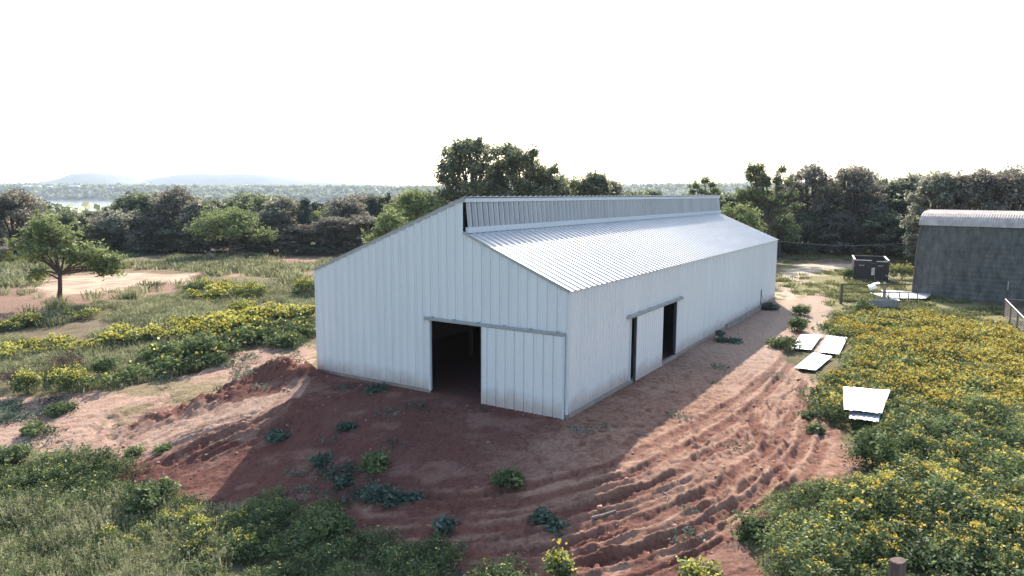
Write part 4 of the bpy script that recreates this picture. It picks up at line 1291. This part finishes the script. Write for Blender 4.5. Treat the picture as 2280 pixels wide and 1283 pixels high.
def tree_meshes(seed, H, R, kind, lobes=None, fork=.28, lean=0., thick=.8):
    rs = np.random.RandomState(seed * 7 + 3)
    K = {'oak': ('oak', 'bark', .15, .62, 27), 'oak_grey': ('oak_grey', 'bark', .15, .62, 24), 'oak_brown': ('oak_brown', 'bark', .14, .6, 19),
         'mesquite': ('mesquite', 'bark_red', .17, .34, 25), 'mesquite_dull': ('mesquite_dull', 'bark', .17, .36, 25),
         'cedar': ('cedar', 'bark', .16, .5, 40)}[kind]
    if lobes is None:
        lobes = []
        if kind == 'cedar':
            for k in range(9):
                t = (k + .5) / 9
                a = rs.uniform(0, 6.28)
                rr = R * (1.0 - .75 * t) * .8
                lobes.append((rr * .5 * math.cos(a), rr * .5 * math.sin(a), H * (.14 + .78 * t), max(.35, rr * .8)))
        else:
            n = 14 + rs.randint(5)
            for k in range(n):
                a = 2.4 * k + rs.uniform(-.5, .5)
                ph = 1.32 * ((k + .5) / n) ** .85
                lr = R * rs.uniform(.25, .40)
                rr = R * .78 * math.cos(ph) * rs.uniform(.75, 1.08)
                hz = H * .36 + (H * .64 - lr * .75) * math.sin(ph) * rs.uniform(.86, 1.03)
                lobes.append((rr * math.cos(a), rr * math.sin(a), min(hz, H - lr * .7), lr))
            if kind.startswith('oak'):                      # skirts of low foliage
                for k in range(6):
                    a = rs.uniform(0, 6.28)
                    lobes.append((R * .6 * math.cos(a), R * .6 * math.sin(a), H * rs.uniform(.10, .28), R * rs.uniform(.24, .36)))
    tips, spreads, limb_for = [], [], []
    for i, (x, y, z, r) in enumerate(lobes):
        nt_ = int(np.clip(22 * r, 9, 40))
        tp_ = lobe_tips(rs, (x, y, z), r, nt_, .78 if kind != 'cedar' else 1.0)
        tips.append(tp_)
        spreads.append(np.full(nt_, .15 + .10 * r))
        limb_for += [i] * nt_
    tips, spreads = np.concatenate(tips), np.concatenate(spreads)
    size = K[2]
    q, t = leaves(rs, tips, spreads, K[4], size, K[3], .35 if kind.startswith('mesq') else .05)
    # lone sprigs that break the outline
    out = tips[rs.rand(len(tips)) < .75]
    cen = np.array([0, 0, H * .5])
    out = out + (out - cen) / np.linalg.norm(out - cen, axis=1)[:, None] * rs.uniform(.15, .85, (len(out), 1))
    q2, t2 = leaves(rs, out, .13, 9, size * .8, K[3], .1)
    crown = quads_mesh('crown', np.concatenate([q, q2]), np.concatenate([t, t2]), [M[K[0]]])
    # trunk and limbs
    b = MB()
    tr = (.035 * H + .05) * thick
    fk = Vector((lean * H * .3 + rs.uniform(-.1, .1) * R * .5, rs.uniform(-.1, .1) * R * .5, H * fork))
    mid = fk * .5 + Vector((rs.uniform(-.12, .12), rs.uniform(-.12, .12), 0))
    b.tube([(0, 0, -.35), (mid.x * .3, mid.y * .3, .12), tuple(mid), tuple(fk)], [tr * 1.5, tr * 1.1, tr * .85, tr * .8], 7)
    for i, (x, y, z, r) in enumerate(lobes):
        c = Vector((x, y, z))
        m_ = fk.lerp(c, .5) + Vector((rs.uniform(-.2, .2), rs.uniform(-.2, .2), rs.uniform(-.1, .25))) * R * .25
        st = fk if z > H * .35 else fk * rs.uniform(.55, .95)
        b.tube([tuple(st), tuple(m_), tuple(c)], [tr * .55, tr * .36, tr * .2], 5, False)
        idx = [k for k in range(len(tips)) if limb_for[k] == i]
        for k in idx[::2 if kind.startswith('mesq') else 3]:
            tq = Vector(tips[k])
            j = m_.lerp(c, rs.uniform(.3, 1.0))
            b.tube([tuple(j), tuple(j.lerp(tq, .55) + Vector((0, 0, rs.uniform(-.08, .12)))), tuple(tq)], [tr * .16, tr * .11, .012], 3, False)
    trunk = b.mesh('trunk', M[K[1]], True)
    return trunk, crown

def plant_tree(name, x, y, meshes, label, cat='tree', group=None, rz=0., sc=1., z=None):
    t = tag(empty(name, (x, y, (gz(x, y) if z is None else z)), rz), label, cat, group)
    t.scale = (sc, sc, sc)
    link_mesh('trunk', meshes[0], t)
    link_mesh('crown', meshes[1], t)
    return t
NAME = {'oak': 'oak_tree', 'oak_grey': 'oak_tree', 'oak_brown': 'oak_tree', 'mesquite': 'mesquite_tree', 'mesquite_dull': 'mesquite_tree', 'cedar': 'cedar_tree'}
protos = {}
for kind, x, y, H, R, seed, label in TREES:
    fork = .42 if kind.startswith('mesq') and H < 7 else .25
    ms = tree_meshes(seed, H, R, kind, None, fork)
    protos.setdefault(kind, []).append((ms, H, R))
    plant_tree(NAME[kind], x, y, ms, label, 'tree', 'trees of the tree line')
rsf = np.random.RandomState(77)
for i, (kind, x, y, H, R) in enumerate(FILL):
    low = y < 97 and H < 6.2
    ps = protos[kind]
    (ms, h0, r0) = ps[i % len(ps)]
    side_ = 'left of the barn' if x < -9 else ('right of the barn' if x > 26 else 'behind the barn roof')
    lab = ('low dark undergrowth tree between the trunks, ' if low else 'dark tree in the back row, mostly hidden by nearer trees, ') + side_
    t = plant_tree(NAME[kind], x, y, ms, lab, 'tree', ('undergrowth trees ' if low else 'back row of trees ') + side_, rsf.uniform(0, 6.28))
    t.scale = (R / r0, R / r0, H / h0)

# lone leaning mesquite in the left field: px/m 32 at its distance
lm = [(-.55, 0, 5.75, .75), (-1.25, .3, 5.1, .8), (.25, -.2, 5.3, .8), (-.5, .5, 4.6, .9), (-1.55, -.2, 4.1, .75), (.55, .3, 4.45, .7), (-1.6, .3, 3.35, .6), (-.6, -.6, 3.9, .7),
      (.9, -.2, 3.75, .6), (1.6, 0, 3.3, .65), (2.3, .2, 3.75, .75), (3.0, -.2, 3.45, .85), (3.75, .1, 3.1, .75), (2.4, .4, 2.8, .7), (3.2, .3, 2.5, .65), (4.05, 0, 2.45, .5), (-1.6, .3, 2.0, .45), (-.9, -.3, 2.4, .35)]
lm = [(x, y * 1.6, z * .98, r) for x, y, z, r in lm]
ms = tree_meshes(101, 6.6, 3.0, 'mesquite', lm, .32, .12, .62)
plant_tree('mesquite_tree', -32.4, 50.66, ms, 'lone leaning mesquite with a bare dark trunk in the left field', 'tree')

# the two big oaks behind the barn
def big_oak(px_lobes, x0, seed, label, d=78.0):
    s = d / 1598.1
    lob = []
    rs = np.random.RandomState(seed)
    px_lobes = [(a, b_, r * 1.14) for a, b_, r in px_lobes] + [(a + rs.uniform(-1.2, 1.2) * r, b_ + rs.uniform(-1.1, .7) * r, r * rs.uniform(.35, .6)) for a, b_, r in px_lobes]
    for (pxx, pyy, r) in px_lobes:
        lob.append(((pxx - x0) * s, rs.uniform(-1.5, 1.5), (582 - pyy) * s, r * s))
    xw = (x0 - 1140) / 1598.1 * d * 1.005
    ms = tree_meshes(seed, 13., 4., 'oak', lob, .42)
    plant_tree('oak_tree', xw, d, ms, label, 'tree', 'trees of the tree line', z=-.1)
big_oak([(1012, 350, 26), (1045, 340, 30), (1080, 345, 26), (1002, 385, 24), (1035, 375, 34), (1075, 385, 30), (1020, 418, 28), (1060, 425, 28), (1092, 415, 22), (1108, 398, 15), (1112, 428, 20), (1005, 440, 26), (1055, 455, 30)],
        1048, 111, 'biggest dark oak with a rounded crown rising above the barn peak')
big_oak([(1135, 338, 20), (1150, 358, 24), (1125, 375, 22), (1172, 372, 24), (1195, 388, 22), (1140, 405, 26), (1178, 408, 26), (1215, 398, 20), (1240, 412, 20), (1120, 435, 24), (1160, 440, 26), (1205, 432, 26), (1245, 435, 22)],
        1165, 112, 'big sloping-topped oak right of the biggest one behind the barn ridge')
# airy tall tree right of the barn and the thin one at the end of the ridge
def airy(px_lobes, x0, d, seed, label, kind='mesquite_dull', H=11.5):
    s = d / 1598.1
    rs = np.random.RandomState(seed)
    lob = [((a - x0) * s, rs.uniform(-.8, .8), (428 + 7.7 * 1598.1 / d - b_) * s, r * s) for a, b_, r in px_lobes]
    ms = tree_meshes(seed, H, 2.5, kind, lob, .3, 0., .42)
    plant_tree('slender_tree', (x0 - 1140) / 1598.1 * d * 1.005, d, ms, label, 'tree', z=-.2)
ra = np.random.RandomState(3)
av = []
for k in range(44):
    yy = 354 + 118 * ra.uniform(0, 1) ** .62
    hw = 26 + (yy - 350) * .55
    av.append((1700 + ra.uniform(-1, 1) * min(hw, 62), yy, ra.uniform(5, 10)))
airy(av,
     1703, 84, 121, 'tall airy light green tree with upright branches right of the barn ridge')
airy([(1560, 402, 5), (1545, 412, 5), (1575, 410, 5), (1585, 422, 6), (1555, 424, 6), (1570, 432, 7), (1535, 425, 4), (1590, 436, 6)], 1565, 88, 122, 'thin wispy tree with see-through crown above the far end of the barn ridge', H=9)

# ---------------------------------------------------------------- bushes (each a thing) and weeds
def bush_mesh(kind, seed, W, H):
    """leafy clump about W wide (half width) and H high"""
    rs = np.random.RandomState(seed)
    n = int(np.clip(70 * W * H + 22, 24, 190))
    c = lobe_tips(rs, (0, 0, H * .42), 1., n, 1., .45)
    c = c * np.array([W * .88, W * .88, 1]) if False else np.stack([c[:, 0] * W * .85, c[:, 1] * W * .85, np.clip((c[:, 2] - H * .42) * H * .5 + H * .46, .03, H * .97)], 1)
    c[:, 2] *= rs.uniform(.75, 1.1, n)
    sz = {'leafy': .075, 'leafy_blue': .08, 'yellow_bush': .065, 'red_brush': .05, 'grass_bush': .11}[kind]
    per = 22
    if kind == 'grass_bush':
        m_ = 420
        bx = rs.normal(size=(m_, 2)) * W * .38
        base = np.concatenate([bx, np.zeros((m_, 1))], 1)
        dirv = np.stack([bx[:, 0] * .8 / W + rs.normal(size=m_) * .18, bx[:, 1] * .8 / W + rs.normal(size=m_) * .18, np.ones(m_)], 1)
        ln_b = H * rs.uniform(.5, 1.05, m_)[:, None] * np.exp(-(np.linalg.norm(bx, axis=1) / W) ** 2)[:, None]
        side_v = np.cross(dirv, rs.normal(size=(m_, 3)))
        side_v = side_v / np.linalg.norm(side_v, axis=1)[:, None] * .022
        q = np.stack([base - side_v, base + side_v, base + dirv * ln_b + side_v * .3, base + dirv * ln_b - side_v * .3], 1)
        me = quads_mesh('foliage', q, rs.uniform(0, 1, m_), [M['wispy']])
        return me, None
    q, t = leaves(rs, c, .10, per, sz, .42 if kind != 'red_brush' else .16, .1)
    mk = {'leafy': 'weed', 'leafy_blue': 'weed_blue', 'yellow_bush': 'weed', 'red_brush': 'red_brush'}[kind]
    me = quads_mesh('foliage', q, t, [M[mk]])
    fl = None
    if kind == 'yellow_bush':
        top = c[(c[:, 2] > H * .48)]
        f, tf = leaves(rs, top + np.array([0, 0, .10]), .10, 7, .045, .8, 0)
        fl = quads_mesh('flowers', f, tf, [M['flower']])
    return me, fl
for i, (kind, x, y, W, H, label) in enumerate(SHRUBS):
    if kind == 'leafy_blue':
        H *= .78
    fo, fl = bush_mesh(kind, 300 + i, W, H)
    name = {'leafy': 'weed_bush', 'leafy_blue': 'weed_bush', 'yellow_bush': 'flowering_bush', 'red_brush': 'dead_bush', 'grass_bush': 'grass_tuft'}[kind]
    t = tag(empty(name, (x, y, gz(x, y) - .04), 0), label, 'bush')
    link_mesh('foliage', fo, t)
    if fl is not None:
        o = link_mesh('blossom', fl, t)
    if kind != 'grass_bush':
        b = MB()
        rs = np.random.RandomState(i)
        for k in range(7):
            a = rs.uniform(0, 6.28)
            r_ = rs.uniform(.2, .7) * W
            b.tube([(0, 0, -.03), (r_ * .4 * math.cos(a), r_ * .4 * math.sin(a), H * .35), (r_ * math.cos(a), r_ * math.sin(a), H * rs.uniform(.55, .9))], [.014, .01, .005], 4, False)
        b.build('stem', M['bark_red' if kind == 'red_brush' else 'bark'], t)

# ---- weeds nobody could count: plant shapes scattered into one mesh per stand
def proto_leafy(rs, H, W, n, size, nfl, fsize, blue=False):
    tips = np.stack([rs.normal(size=n) * W * .5, rs.normal(size=n) * W * .5, H * (.25 + .75 * rs.uniform(0, 1, n) ** .8)], 1)
    tips[:, 2] *= np.exp(-.35 * (tips[:, 0] ** 2 + tips[:, 1] ** 2) / W ** 2)
    q, t = leaves(rs, tips, .05, 5, size, .42, .12)
    mi = np.zeros(len(q), int)
    if nfl:
        tp_ = tips[np.argsort(-tips[:, 2])[:nfl]] + np.array([0, 0, .07])
        f, tf = leaves(rs, tp_, .028, 3, fsize, .85, 0)
        q, t, mi = np.concatenate([q, f]), np.concatenate([t, tf]), np.concatenate([mi, np.ones(len(f), int)])
    return q, t, mi

def proto_wispy(rs, H, W, n, width=.016, side=3):
    bx = rs.normal(size=(n, 2)) * W * .4
    base = np.concatenate([bx, np.zeros((n, 1))], 1)
    dv = np.stack([bx[:, 0] * .9 + rs.normal(size=n) * .14, bx[:, 1] * .9 + rs.normal(size=n) * .14, np.ones(n)], 1)
    L = H * rs.uniform(.45, 1.1, n)[:, None]
    sv = np.cross(dv, rs.normal(size=(n, 3)))
    sv = sv / np.linalg.norm(sv, axis=1)[:, None] * width
    q = np.stack([base - sv, base + sv, base + dv * L + sv * .35, base + dv * L - sv * .35], 1)
    t = rs.uniform(0, 1, n)
    # fine side leaves
    k = n * side
    i = rs.randint(0, n, k)
    pos = base[i] + dv[i] * L[i] * rs.uniform(.35, 1, (k, 1))
    d = rs.normal(size=(k, 3)); d[:, 2] = np.abs(d[:, 2]) * .8
    d = d / np.linalg.norm(d, axis=1)[:, None] * .07
    e = np.cross(d, rs.normal(size=(k, 3)))
    e = e / np.linalg.norm(e, axis=1)[:, None] * width * .9
    q2 = np.stack([pos - e, pos + e, pos + d + e * .3, pos + d - e * .3], 1)
    return np.concatenate([q, q2]), np.concatenate([t, t[i]]), np.zeros(n + k, int)

def scatter_pts(poly, dens, rs, jitter=.6, keepf=None):
    xs, ys = [p[0] for p in poly], [p[1] for p in poly]
    x0, x1, y0, y1 = min(xs) - 1, max(xs) + 1, min(ys) - 1, max(ys) + 1
    n = int((x1 - x0) * (y1 - y0) * dens)
    x, y = rs.uniform(x0, x1, n), rs.uniform(y0, y1, n)
    j = jitter * 2
    ok = in_poly(x + j * (fbm(x * .7, y * .7, 201, 3) - .5) * 2, y + j * (fbm(x * .7, y * .7, 202, 3) - .5) * 2, poly)
    a, l = to_barn(x, y)
    ok &= ~((a > -.25) & (a < BW + .25) & (l > -.25) & (l < BL + .25))
    if keepf is not None:
        ok &= keepf(x, y, rs.uniform(0, 1, n))
    return x[ok], y[ok]

def stand(name, label, cat, pts, protos_, choose, mats, rs, scale=(.7, 1.25), tintvar=.35, zsc=None):
    """all plants of one stand in one mesh"""
    x, y = pts
    z = ground_z(x, y) - .03
    idx = choose(x, y)
    Q_, T_, I_ = [], [], []
    for k, (q, t, mi) in enumerate(protos_):
        s = idx == k
        n = int(s.sum())
        if not n:
            continue
        a = rs.uniform(0, 2 * math.pi, n)
        sc = rs.uniform(scale[0], scale[1], n)
        if zsc is not None:
            sc = sc * zsc(x[s], y[s])
        ca_, sa = np.cos(a)[:, None, None], np.sin(a)[:, None, None]
        qq = q[None] * sc[:, None, None, None]
        xx = qq[..., 0] * ca_ - qq[..., 1] * sa + x[s][:, None, None]
        yy = qq[..., 0] * sa + qq[..., 1] * ca_ + y[s][:, None, None]
        zz = qq[..., 2] + z[s][:, None, None]
        Q_.append(np.stack([xx, yy, zz], -1).reshape(-1, 4, 3))
        pt = rs.uniform(-1, 1, n)[:, None] * tintvar
        T_.append((t[None] + pt).ravel())
        I_.append(np.broadcast_to(mi[None], (n, len(mi))).ravel())
    q, t, mi = np.concatenate(Q_), np.concatenate(T_), np.concatenate(I_)
    o = link_mesh(name, quads_mesh(name, q, t, mats, mi))
    o['label'], o['category'], o['kind'] = label, cat, 'stuff'
    print('STAND', name, len(x), len(q))
    return o

rs = np.random.RandomState(9)
# right-hand flower field
far_l = [proto_leafy(rs, .55, .58, 50, .052, 34, .034) for _ in range(3)]
far_g = [proto_leafy(rs, .5, .6, 54, .062, 5, .034) for _ in range(2)]
near_g = [proto_leafy(rs, .62, .5, 115, .042, 4, .024) for _ in range(3)]
near_y = [proto_leafy(rs, .68, .5, 115, .042, 12, .024) for _ in range(3)]
P = far_l + far_g + near_g + near_y
ypoly, ypoly2 = POLY['yellow'], POLY['yellow2']
def choose_r(x, y):
    r = rs.uniform(0, 1, len(x))
    nearp = y < 25
    patch = .65 * fbm(x * .22, y * .22, 221, 3) + .35 * fbm(x * .9, y * .9, 223, 2)
    a, l = to_barn(x, y)
    yel = in_poly(x, y, ypoly) & (r < sstep(.36, .58, patch + .012 * np.clip(-a - 7.5, -3, 6)) * .95)
    yel2 = in_poly(x, y, ypoly2) & (patch > .49)
    k = np.where(nearp, 5 + rs.randint(0, 3, len(x)), 3 + rs.randint(0, 2, len(x)))
    k = np.where(nearp & (yel | (yel2 & (r < .85)) | (r < .12)), 8 + rs.randint(0, 3, len(x)), k)
    k = np.where(~nearp & (yel | (r < .15)), rs.randint(0, 3, len(x)), k)
    return k
def no_sheet(x, y, r):
    ok = np.ones(len(x), bool)
    for k in 'abcd':
        p = SHEETS[k]
        c = sum(np.array(q) for q in p) / 4
        ok &= ~in_poly(x, y, [tuple(c + (np.array(q) - c) * (1.12 if k != 'd' else 1.12)) for q in p])
    return ok
pts = scatter_pts(POLY['flowers'], 7.0, rs, .6, no_sheet)
stand('wildflowers', 'wide stand of yellow wildflowers and green weeds covering the right side', 'wildflowers', pts, P, choose_r,
      [M['weed'], M['flower_orange']], rs, (.5, 1.25), .4, lambda x, y: .5 + .95 * fbm(x * .6, y * .6, 222, 4, .7))
# bottom left weeds
lf_w = [proto_wispy(rs, .55, .5, 55, .008, 8) for _ in range(3)]
lf_l = [proto_leafy(rs, .5, .58, 95, .042, 1, .022) for _ in range(3)]
lf_y = [proto_leafy(rs, .65, .42, 95, .045, 12, .028) for _ in range(2)]
def choose_l(x, y):
    r = rs.uniform(0, 1, len(x))
    patch = fbm(x * .35, y * .35, 231, 3)
    patch = patch + .30 * sstep(-9.5, -6.5, x) + .2 * sstep(19.5, 21.5, y)
    k = np.where((patch + .25 * (r - .5)) < .44, rs.randint(0, 3, len(x)), 3 + rs.randint(0, 3, len(x)))
    iny = in_poly(x, y, POLY['leftyellow'])
    k = np.where(iny & (r < .45), 6 + rs.randint(0, 2, len(x)), k)
    return k
pts = scatter_pts(POLY['leftfront'], 9.0, rs, .7, lambda x, y, r: fbm(x * .8, y * .8, 233, 3) > .33)
def zl(x, y):
    return .45 + .85 * fbm(x * .7, y * .7, 232, 4, .7)
stand('weeds', 'thick grey-green weeds filling the bottom left corner', 'weeds', pts, lf_w + lf_l + lf_y, choose_l,
      [M['weed'], M['flower']], rs, (.6, 1.2), .35, zl)
x, y = pts
# grey-green feathery cover of the same corner
pts = scatter_pts(POLY['leftfront'], 8.0, rs, .7, lambda x, y, r: fbm(x * .35, y * .35, 231, 3) + .3 * sstep(-8.5, -6, x) < .54)
stand('feathery_weeds', 'pale feathery weed stems among the thick weeds of the bottom left corner', 'weeds', pts, lf_w, lambda x, y: rs.randint(0, 3, len(x)), [M['wispy']], rs, (.7, 1.25), .4, zl)
# the left field
fw = [proto_wispy(rs, .40, .62, 58, .013, 4) for _ in range(3)]
def dens_f(x, y, r):
    return (r < np.clip(36 / y, .35, 1)) & (fbm(x * .3, y * .3, 241, 3) > .41)
pts = scatter_pts(POLY['field'], 7.5, rs, .8, dens_f)
stand('meadow_weeds', 'grey-green meadow weeds covering the field left of the barn', 'weeds', pts, fw, lambda x, y: rs.randint(0, 3, len(x)), [M['wispy']], rs, (.6, 1.25), .4,
      lambda x, y: .55 + .9 * fbm(x * .25, y * .25, 242, 3))
fy = [proto_leafy(rs, .75, .5, 46, .07, 30, .05) for _ in range(3)]
for key, lab, d_ in (('field_y1', 'strip of yellow flowers below the lone mesquite', 4.0), ('field_y2', 'long band of yellow flowers running across the field to the barn', 3.2),
                     ('field_y3', 'patch of sparse yellow flowers higher up in the field', 1.4), ('back_y', 'far yellow-green patch behind the lone mesquite', 1.2)):
    pts = scatter_pts(POLY[key], d_, rs, .9, lambda x, y, r: fbm(x * .45, y * .45, 251, 3) > .43)
    stand('yellow_flowers', lab, 'wildflowers', pts, fy, lambda x, y: rs.randint(0, 3, len(x)), [M['weed'], M['flower']], rs, (.6, 1.2), .4, lambda x, y: .5 + 1.0 * fbm(x * .5, y * .5, 257, 3))
fg = [proto_leafy(rs, .7, .5, 46, .085, 1, .06) for _ in range(3)]
pts = scatter_pts(POLY['field_green'], 3.2, rs, .8, lambda x, y, r: fbm(x * .4, y * .4, 255, 3) > .45)
stand('green_weeds', 'dark green leafy weeds along the near edge of the field', 'weeds', pts, fg, lambda x, y: rs.randint(0, 3, len(x)), [M['weed'], M['flower']], rs, (.6, 1.25), .35)
pts = scatter_pts(POLY['fieldback'], 1.5, rs, 1.2, lambda x, y, r: (fbm(x * .16, y * .16, 261, 4) > .52) & ~in_poly(x, y, POLY['palestrip']) & ~in_poly(x, y, POLY['drystrip']))
p2 = scatter_pts(POLY['drystrip'], .5, rs, 1.2, lambda x, y, r: (fbm(x * .3, y * .3, 263, 4) > .53) & ~in_poly(x, y, POLY['palestrip']))
p3 = scatter_pts(POLY['dry2'], 1.0, rs, 1.2, lambda x, y, r: fbm(x * .22, y * .22, 263, 4) > .45)
pts = tuple(np.concatenate(q) for q in zip(pts, p2, p3))
fb_ = [proto_wispy(rs, .5, .9, 30, .045) for _ in range(3)]
stand('dry_weeds', 'sparse dry weeds on the far part of the field before the tree line', 'weeds', pts, fb_, lambda x, y: rs.randint(0, 3, len(x)), [M['wispy']], rs, (.5, 1.3), .45)
# creeping weeds on the dirt
cr = [proto_leafy(rs, .22, .5, 26, .05, 0, 0) for _ in range(3)]
X1, Y1 = [], []
for key, d_, th in (('track', 2.2, .56), ('slopeweeds', 2.0, .52), ('leftclumps', 6, .3), ('leftclumps2', 5, .35), ('leftclumps3', 5, .35), ('dirt', .35, .6)):
    a_, b_ = scatter_pts(POLY[key], d_, rs, .5, lambda x, y, r: fbm(x * .7, y * .7, 271, 3) > th)
    X1.append(a_); Y1.append(b_)
stand('creeping_weeds', 'low creeping weeds scattered over the bare dirt around the barn', 'weeds', (np.concatenate(X1), np.concatenate(Y1)), cr, lambda x, y: rs.randint(0, 3, len(x)), [M['weed_blue']], rs, (.4, 1.2), .35)
# grass right of the barn
gr = [proto_wispy(rs, .22, .5, 30, .028) for _ in range(3)]
X1, Y1 = [], []
for key, d_ in (('grass_mid', 1.7), ('grass_gate', 4.5), ('brushright', 2.5), ('soilright', .5)):
    a_, b_ = scatter_pts(POLY[key], d_, rs, .8, lambda x, y, r: fbm(x * .35, y * .35, 281, 3) > .38)
    X1.append(a_); Y1.append(b_)
stand('grass', 'short olive grass on the yard right of the barn', 'grass', (np.concatenate(X1), np.concatenate(Y1)), gr, lambda x, y: rs.randint(0, 3, len(x)), [M['grass']], rs, (.5, 1.4), .4)
# loose clods on the dirt
rs = np.random.RandomState(44)
cx_, cy_ = scatter_pts(POLY['dirt'], 5.0, rs, .4, lambda x, y, r: fbm(x * 1.2, y * 1.2, 291, 3) > .5)
ax, ay = [], []
for k in ('berm', 'berm2', 'r2', 'r3', 'r4', 'r5', 'r6'):
    pts_l = np.array(TREADS[k])
    i = rs.randint(0, len(pts_l), 150 if k[0] == 'r' else 420)
    ax.append(pts_l[i, 0] + rs.normal(size=len(i)) * (.25 if k[0] == 'r' else .7)); ay.append(pts_l[i, 1] + rs.normal(size=len(i)) * (.25 if k[0] == 'r' else .7))
cx_, cy_ = np.concatenate([cx_] + ax), np.concatenate([cy_] + ay)
a, l = to_barn(cx_, cy_)
ok = ~((a > -.2) & (a < BW + .2) & (l > -.2))
cx_, cy_ = cx_[ok], cy_[ok]
cube = np.array([[-1, -1, -1], [1, -1, -1], [1, 1, -1], [-1, 1, -1], [-1, -1, 1], [1, -1, 1], [1, 1, 1], [-1, 1, 1]], float) * .58
cf = np.array([[0, 3, 2, 1], [4, 5, 6, 7], [0, 1, 5, 4], [1, 2, 6, 5], [2, 3, 7, 6], [3, 0, 4, 7]])
n = len(cx_)
s = np.exp(rs.normal(-3.5, .55, n)).clip(.012, .12)
v = cube[None] * s[:, None, None] * rs.uniform(.55, 1.35, (n, 8, 3))
v[..., 2] *= .7
v += np.stack([cx_, cy_, ground_z(cx_, cy_) + s * .15], 1)[:, None, :]
f = cf[None] + (np.arange(n) * 8)[:, None, None]
o = link_mesh('clods', np_mesh('clods', v.reshape(-1, 3), f.reshape(-1, 4), [M['stone']]))
o['label'], o['category'], o['kind'] = 'loose clods and stones of red earth on the dirt around the barn', 'clods', 'stuff'

# ---------------------------------------------------------------- far woods and houses
def far_wood(name, label, x, y, H, leaf, per, mats, rs, low=.2):
    z = base_height(x, y)
    n = len(x)
    hh = H * rs.uniform(.6, 1.3, n)
    c = np.stack([x, y, z + hh * .55], 1)
    q, t = leaves(rs, c, hh * .27, per, leaf, .7, 0)
    q[..., 2] = np.maximum(q[..., 2], np.repeat(z, per)[:, None] + .1)
    o = link_mesh(name, quads_mesh(name, q, t, mats))
    o['label'], o['category'], o['kind'] = label, 'woods', 'stuff'
    print('WOOD', name, len(q))
rs = np.random.RandomState(55)
n = 5200
az = rs.uniform(-.92, .92, n)
y = 135 * np.exp(rs.uniform(0, 2.15, n))
x = az * y
ok = base_height(x, y) > -17
far_wood('woods', 'woods on the slope falling away behind the tree line', x[ok], y[ok], 4.4, .75, 46, [M['oak']], rs)
n = 11000
az = rs.uniform(-.95, .95, n)
y = 1740 + 900 * rs.uniform(0, 1, n) ** 1.6
x = az * y
ok = base_height(x, y) > -16
far_wood('woods', 'hazy woods on the far shore beyond the lake', x[ok], y[ok], 11, 3.2, 34, [M['oak']], rs)

def house(pxx, d, w, z0, label, roof_m, hgt=4., group='houses on the far shore of the lake'):
    x = (pxx - 1140) / 1598.1 * d * 1.007
    zz = float(base_height(x, d)) if z0 is None else z0
    h = tag(empty('lake_house', (x, d, zz), 0.), label, 'house', group)
    b = MB(); b.box(-w / 2, w / 2, -5, 5, -6, hgt); b.build('wall', M['house_wall'], h)
    b = MB()
    for s_ in (-1, 1):
        b.quad((-w / 2 - .8, s_ * 6, hgt - .2), (w / 2 + .8, s_ * 6, hgt - .2), (w / 2 - 2, 0, hgt + 3.2), (-w / 2 + 2, 0, hgt + 3.2))
    b.poly([(-w / 2 - .8, -6, hgt - .2), (-w / 2 + 2, 0, hgt + 3.2), (-w / 2 - .8, 6, hgt - .2)])
    b.poly([(w / 2 + .8, 6, hgt - .2), (w / 2 - 2, 0, hgt + 3.2), (w / 2 + .8, -6, hgt - .2)])
    b.build('roof', roof_m, h)
    for k in range(max(2, int(w / 5))):
        xx = -w / 2 + w * (k + .5) / max(2, int(w / 5))
        b = MB(); b.box(xx - .8, xx + .8, -5.06, -5.005, 1.2, 2.6); b.build('window', M['window'], h)
H_ = [(77, 1985, 20, 11, 'white-roofed house on the far shore, leftmost and brightest', 'house_roof'),
      (103, 2000, 11, 10.5, 'small pale-roofed house on the far shore right of the brightest one', 'house_roof'),
      (127, 2000, 11, 10, 'small pale-roofed house on the far shore below the round hill, its left side', 'house_roof'),
      (180, 1990, 26, 11.5, 'wide pale-roofed house under the single tall tree on the far shore', 'house_roof'),
      (258, 2010, 20, 9, 'dark-gabled house on the far shore between the two hills', 'far_roof'),
      (507, 2000, 30, 8, 'long low grey house on the far shore below the end of the flat hill', 'far_roof'),
      (572, 2000, 40, 9, 'longest low grey house on the far shore right of the flat hill', 'far_roof'),
      (664, 1980, 17, 5, 'white-roofed house on the far shore above the small pointed cedar', 'house_roof'),
      (722, 2000, 44, 8, 'wide hazy house among trees on the far shore left of the barn roof', 'far_roof'),
      (780, 1985, 18, 5, 'white-roofed house on the far shore halfway to the barn peak', 'house_roof'),
      (800, 2010, 16, 6, 'hazy pale-roofed house right of the white-roofed one on the far shore', 'house_roof'),
      (900, 1985, 18, 4, 'white-roofed house on the far shore nearest the barn roof', 'house_roof')]
for pxx, d, w, z0, lab, rm in H_:
    house(pxx, d - 90, w, z0 + 1.5, lab, M[rm])
# one tall tree and the boat house by the far water
ms = tree_meshes(131, 17, 10, 'oak', [(0, 0, 11, 6), (5, 0, 9, 5), (-5, 0, 9, 5), (0, 2, 14, 4)], .3)
plant_tree('lone_tree', (182 - 1140) / 1598.1 * 1930 * 1.007, 1930, ms, 'single tall round tree above the wide pale-roofed house on the far shore', z=12)

# ---------------------------------------------------------------- haze
b = MB()
b.box(-7100, 7100, -40, 7000, -34, 165)
m = bpy.data.materials.new('haze')
m.use_nodes = True
nd = m.node_tree.nodes
nd.remove(nd['Principled BSDF'])
v = nd.new('ShaderNodeVolumePrincipled')
v.inputs['Color'].default_value = (.74, .86, 1.0, 1)
v.inputs['Density'].default_value = HAZE
v.inputs['Anisotropy'].default_value = .12
m.node_tree.links.new(v.outputs[0], nd['Material Output'].inputs['Volume'])
b.build('haze', m)['kind'] = 'stuff'
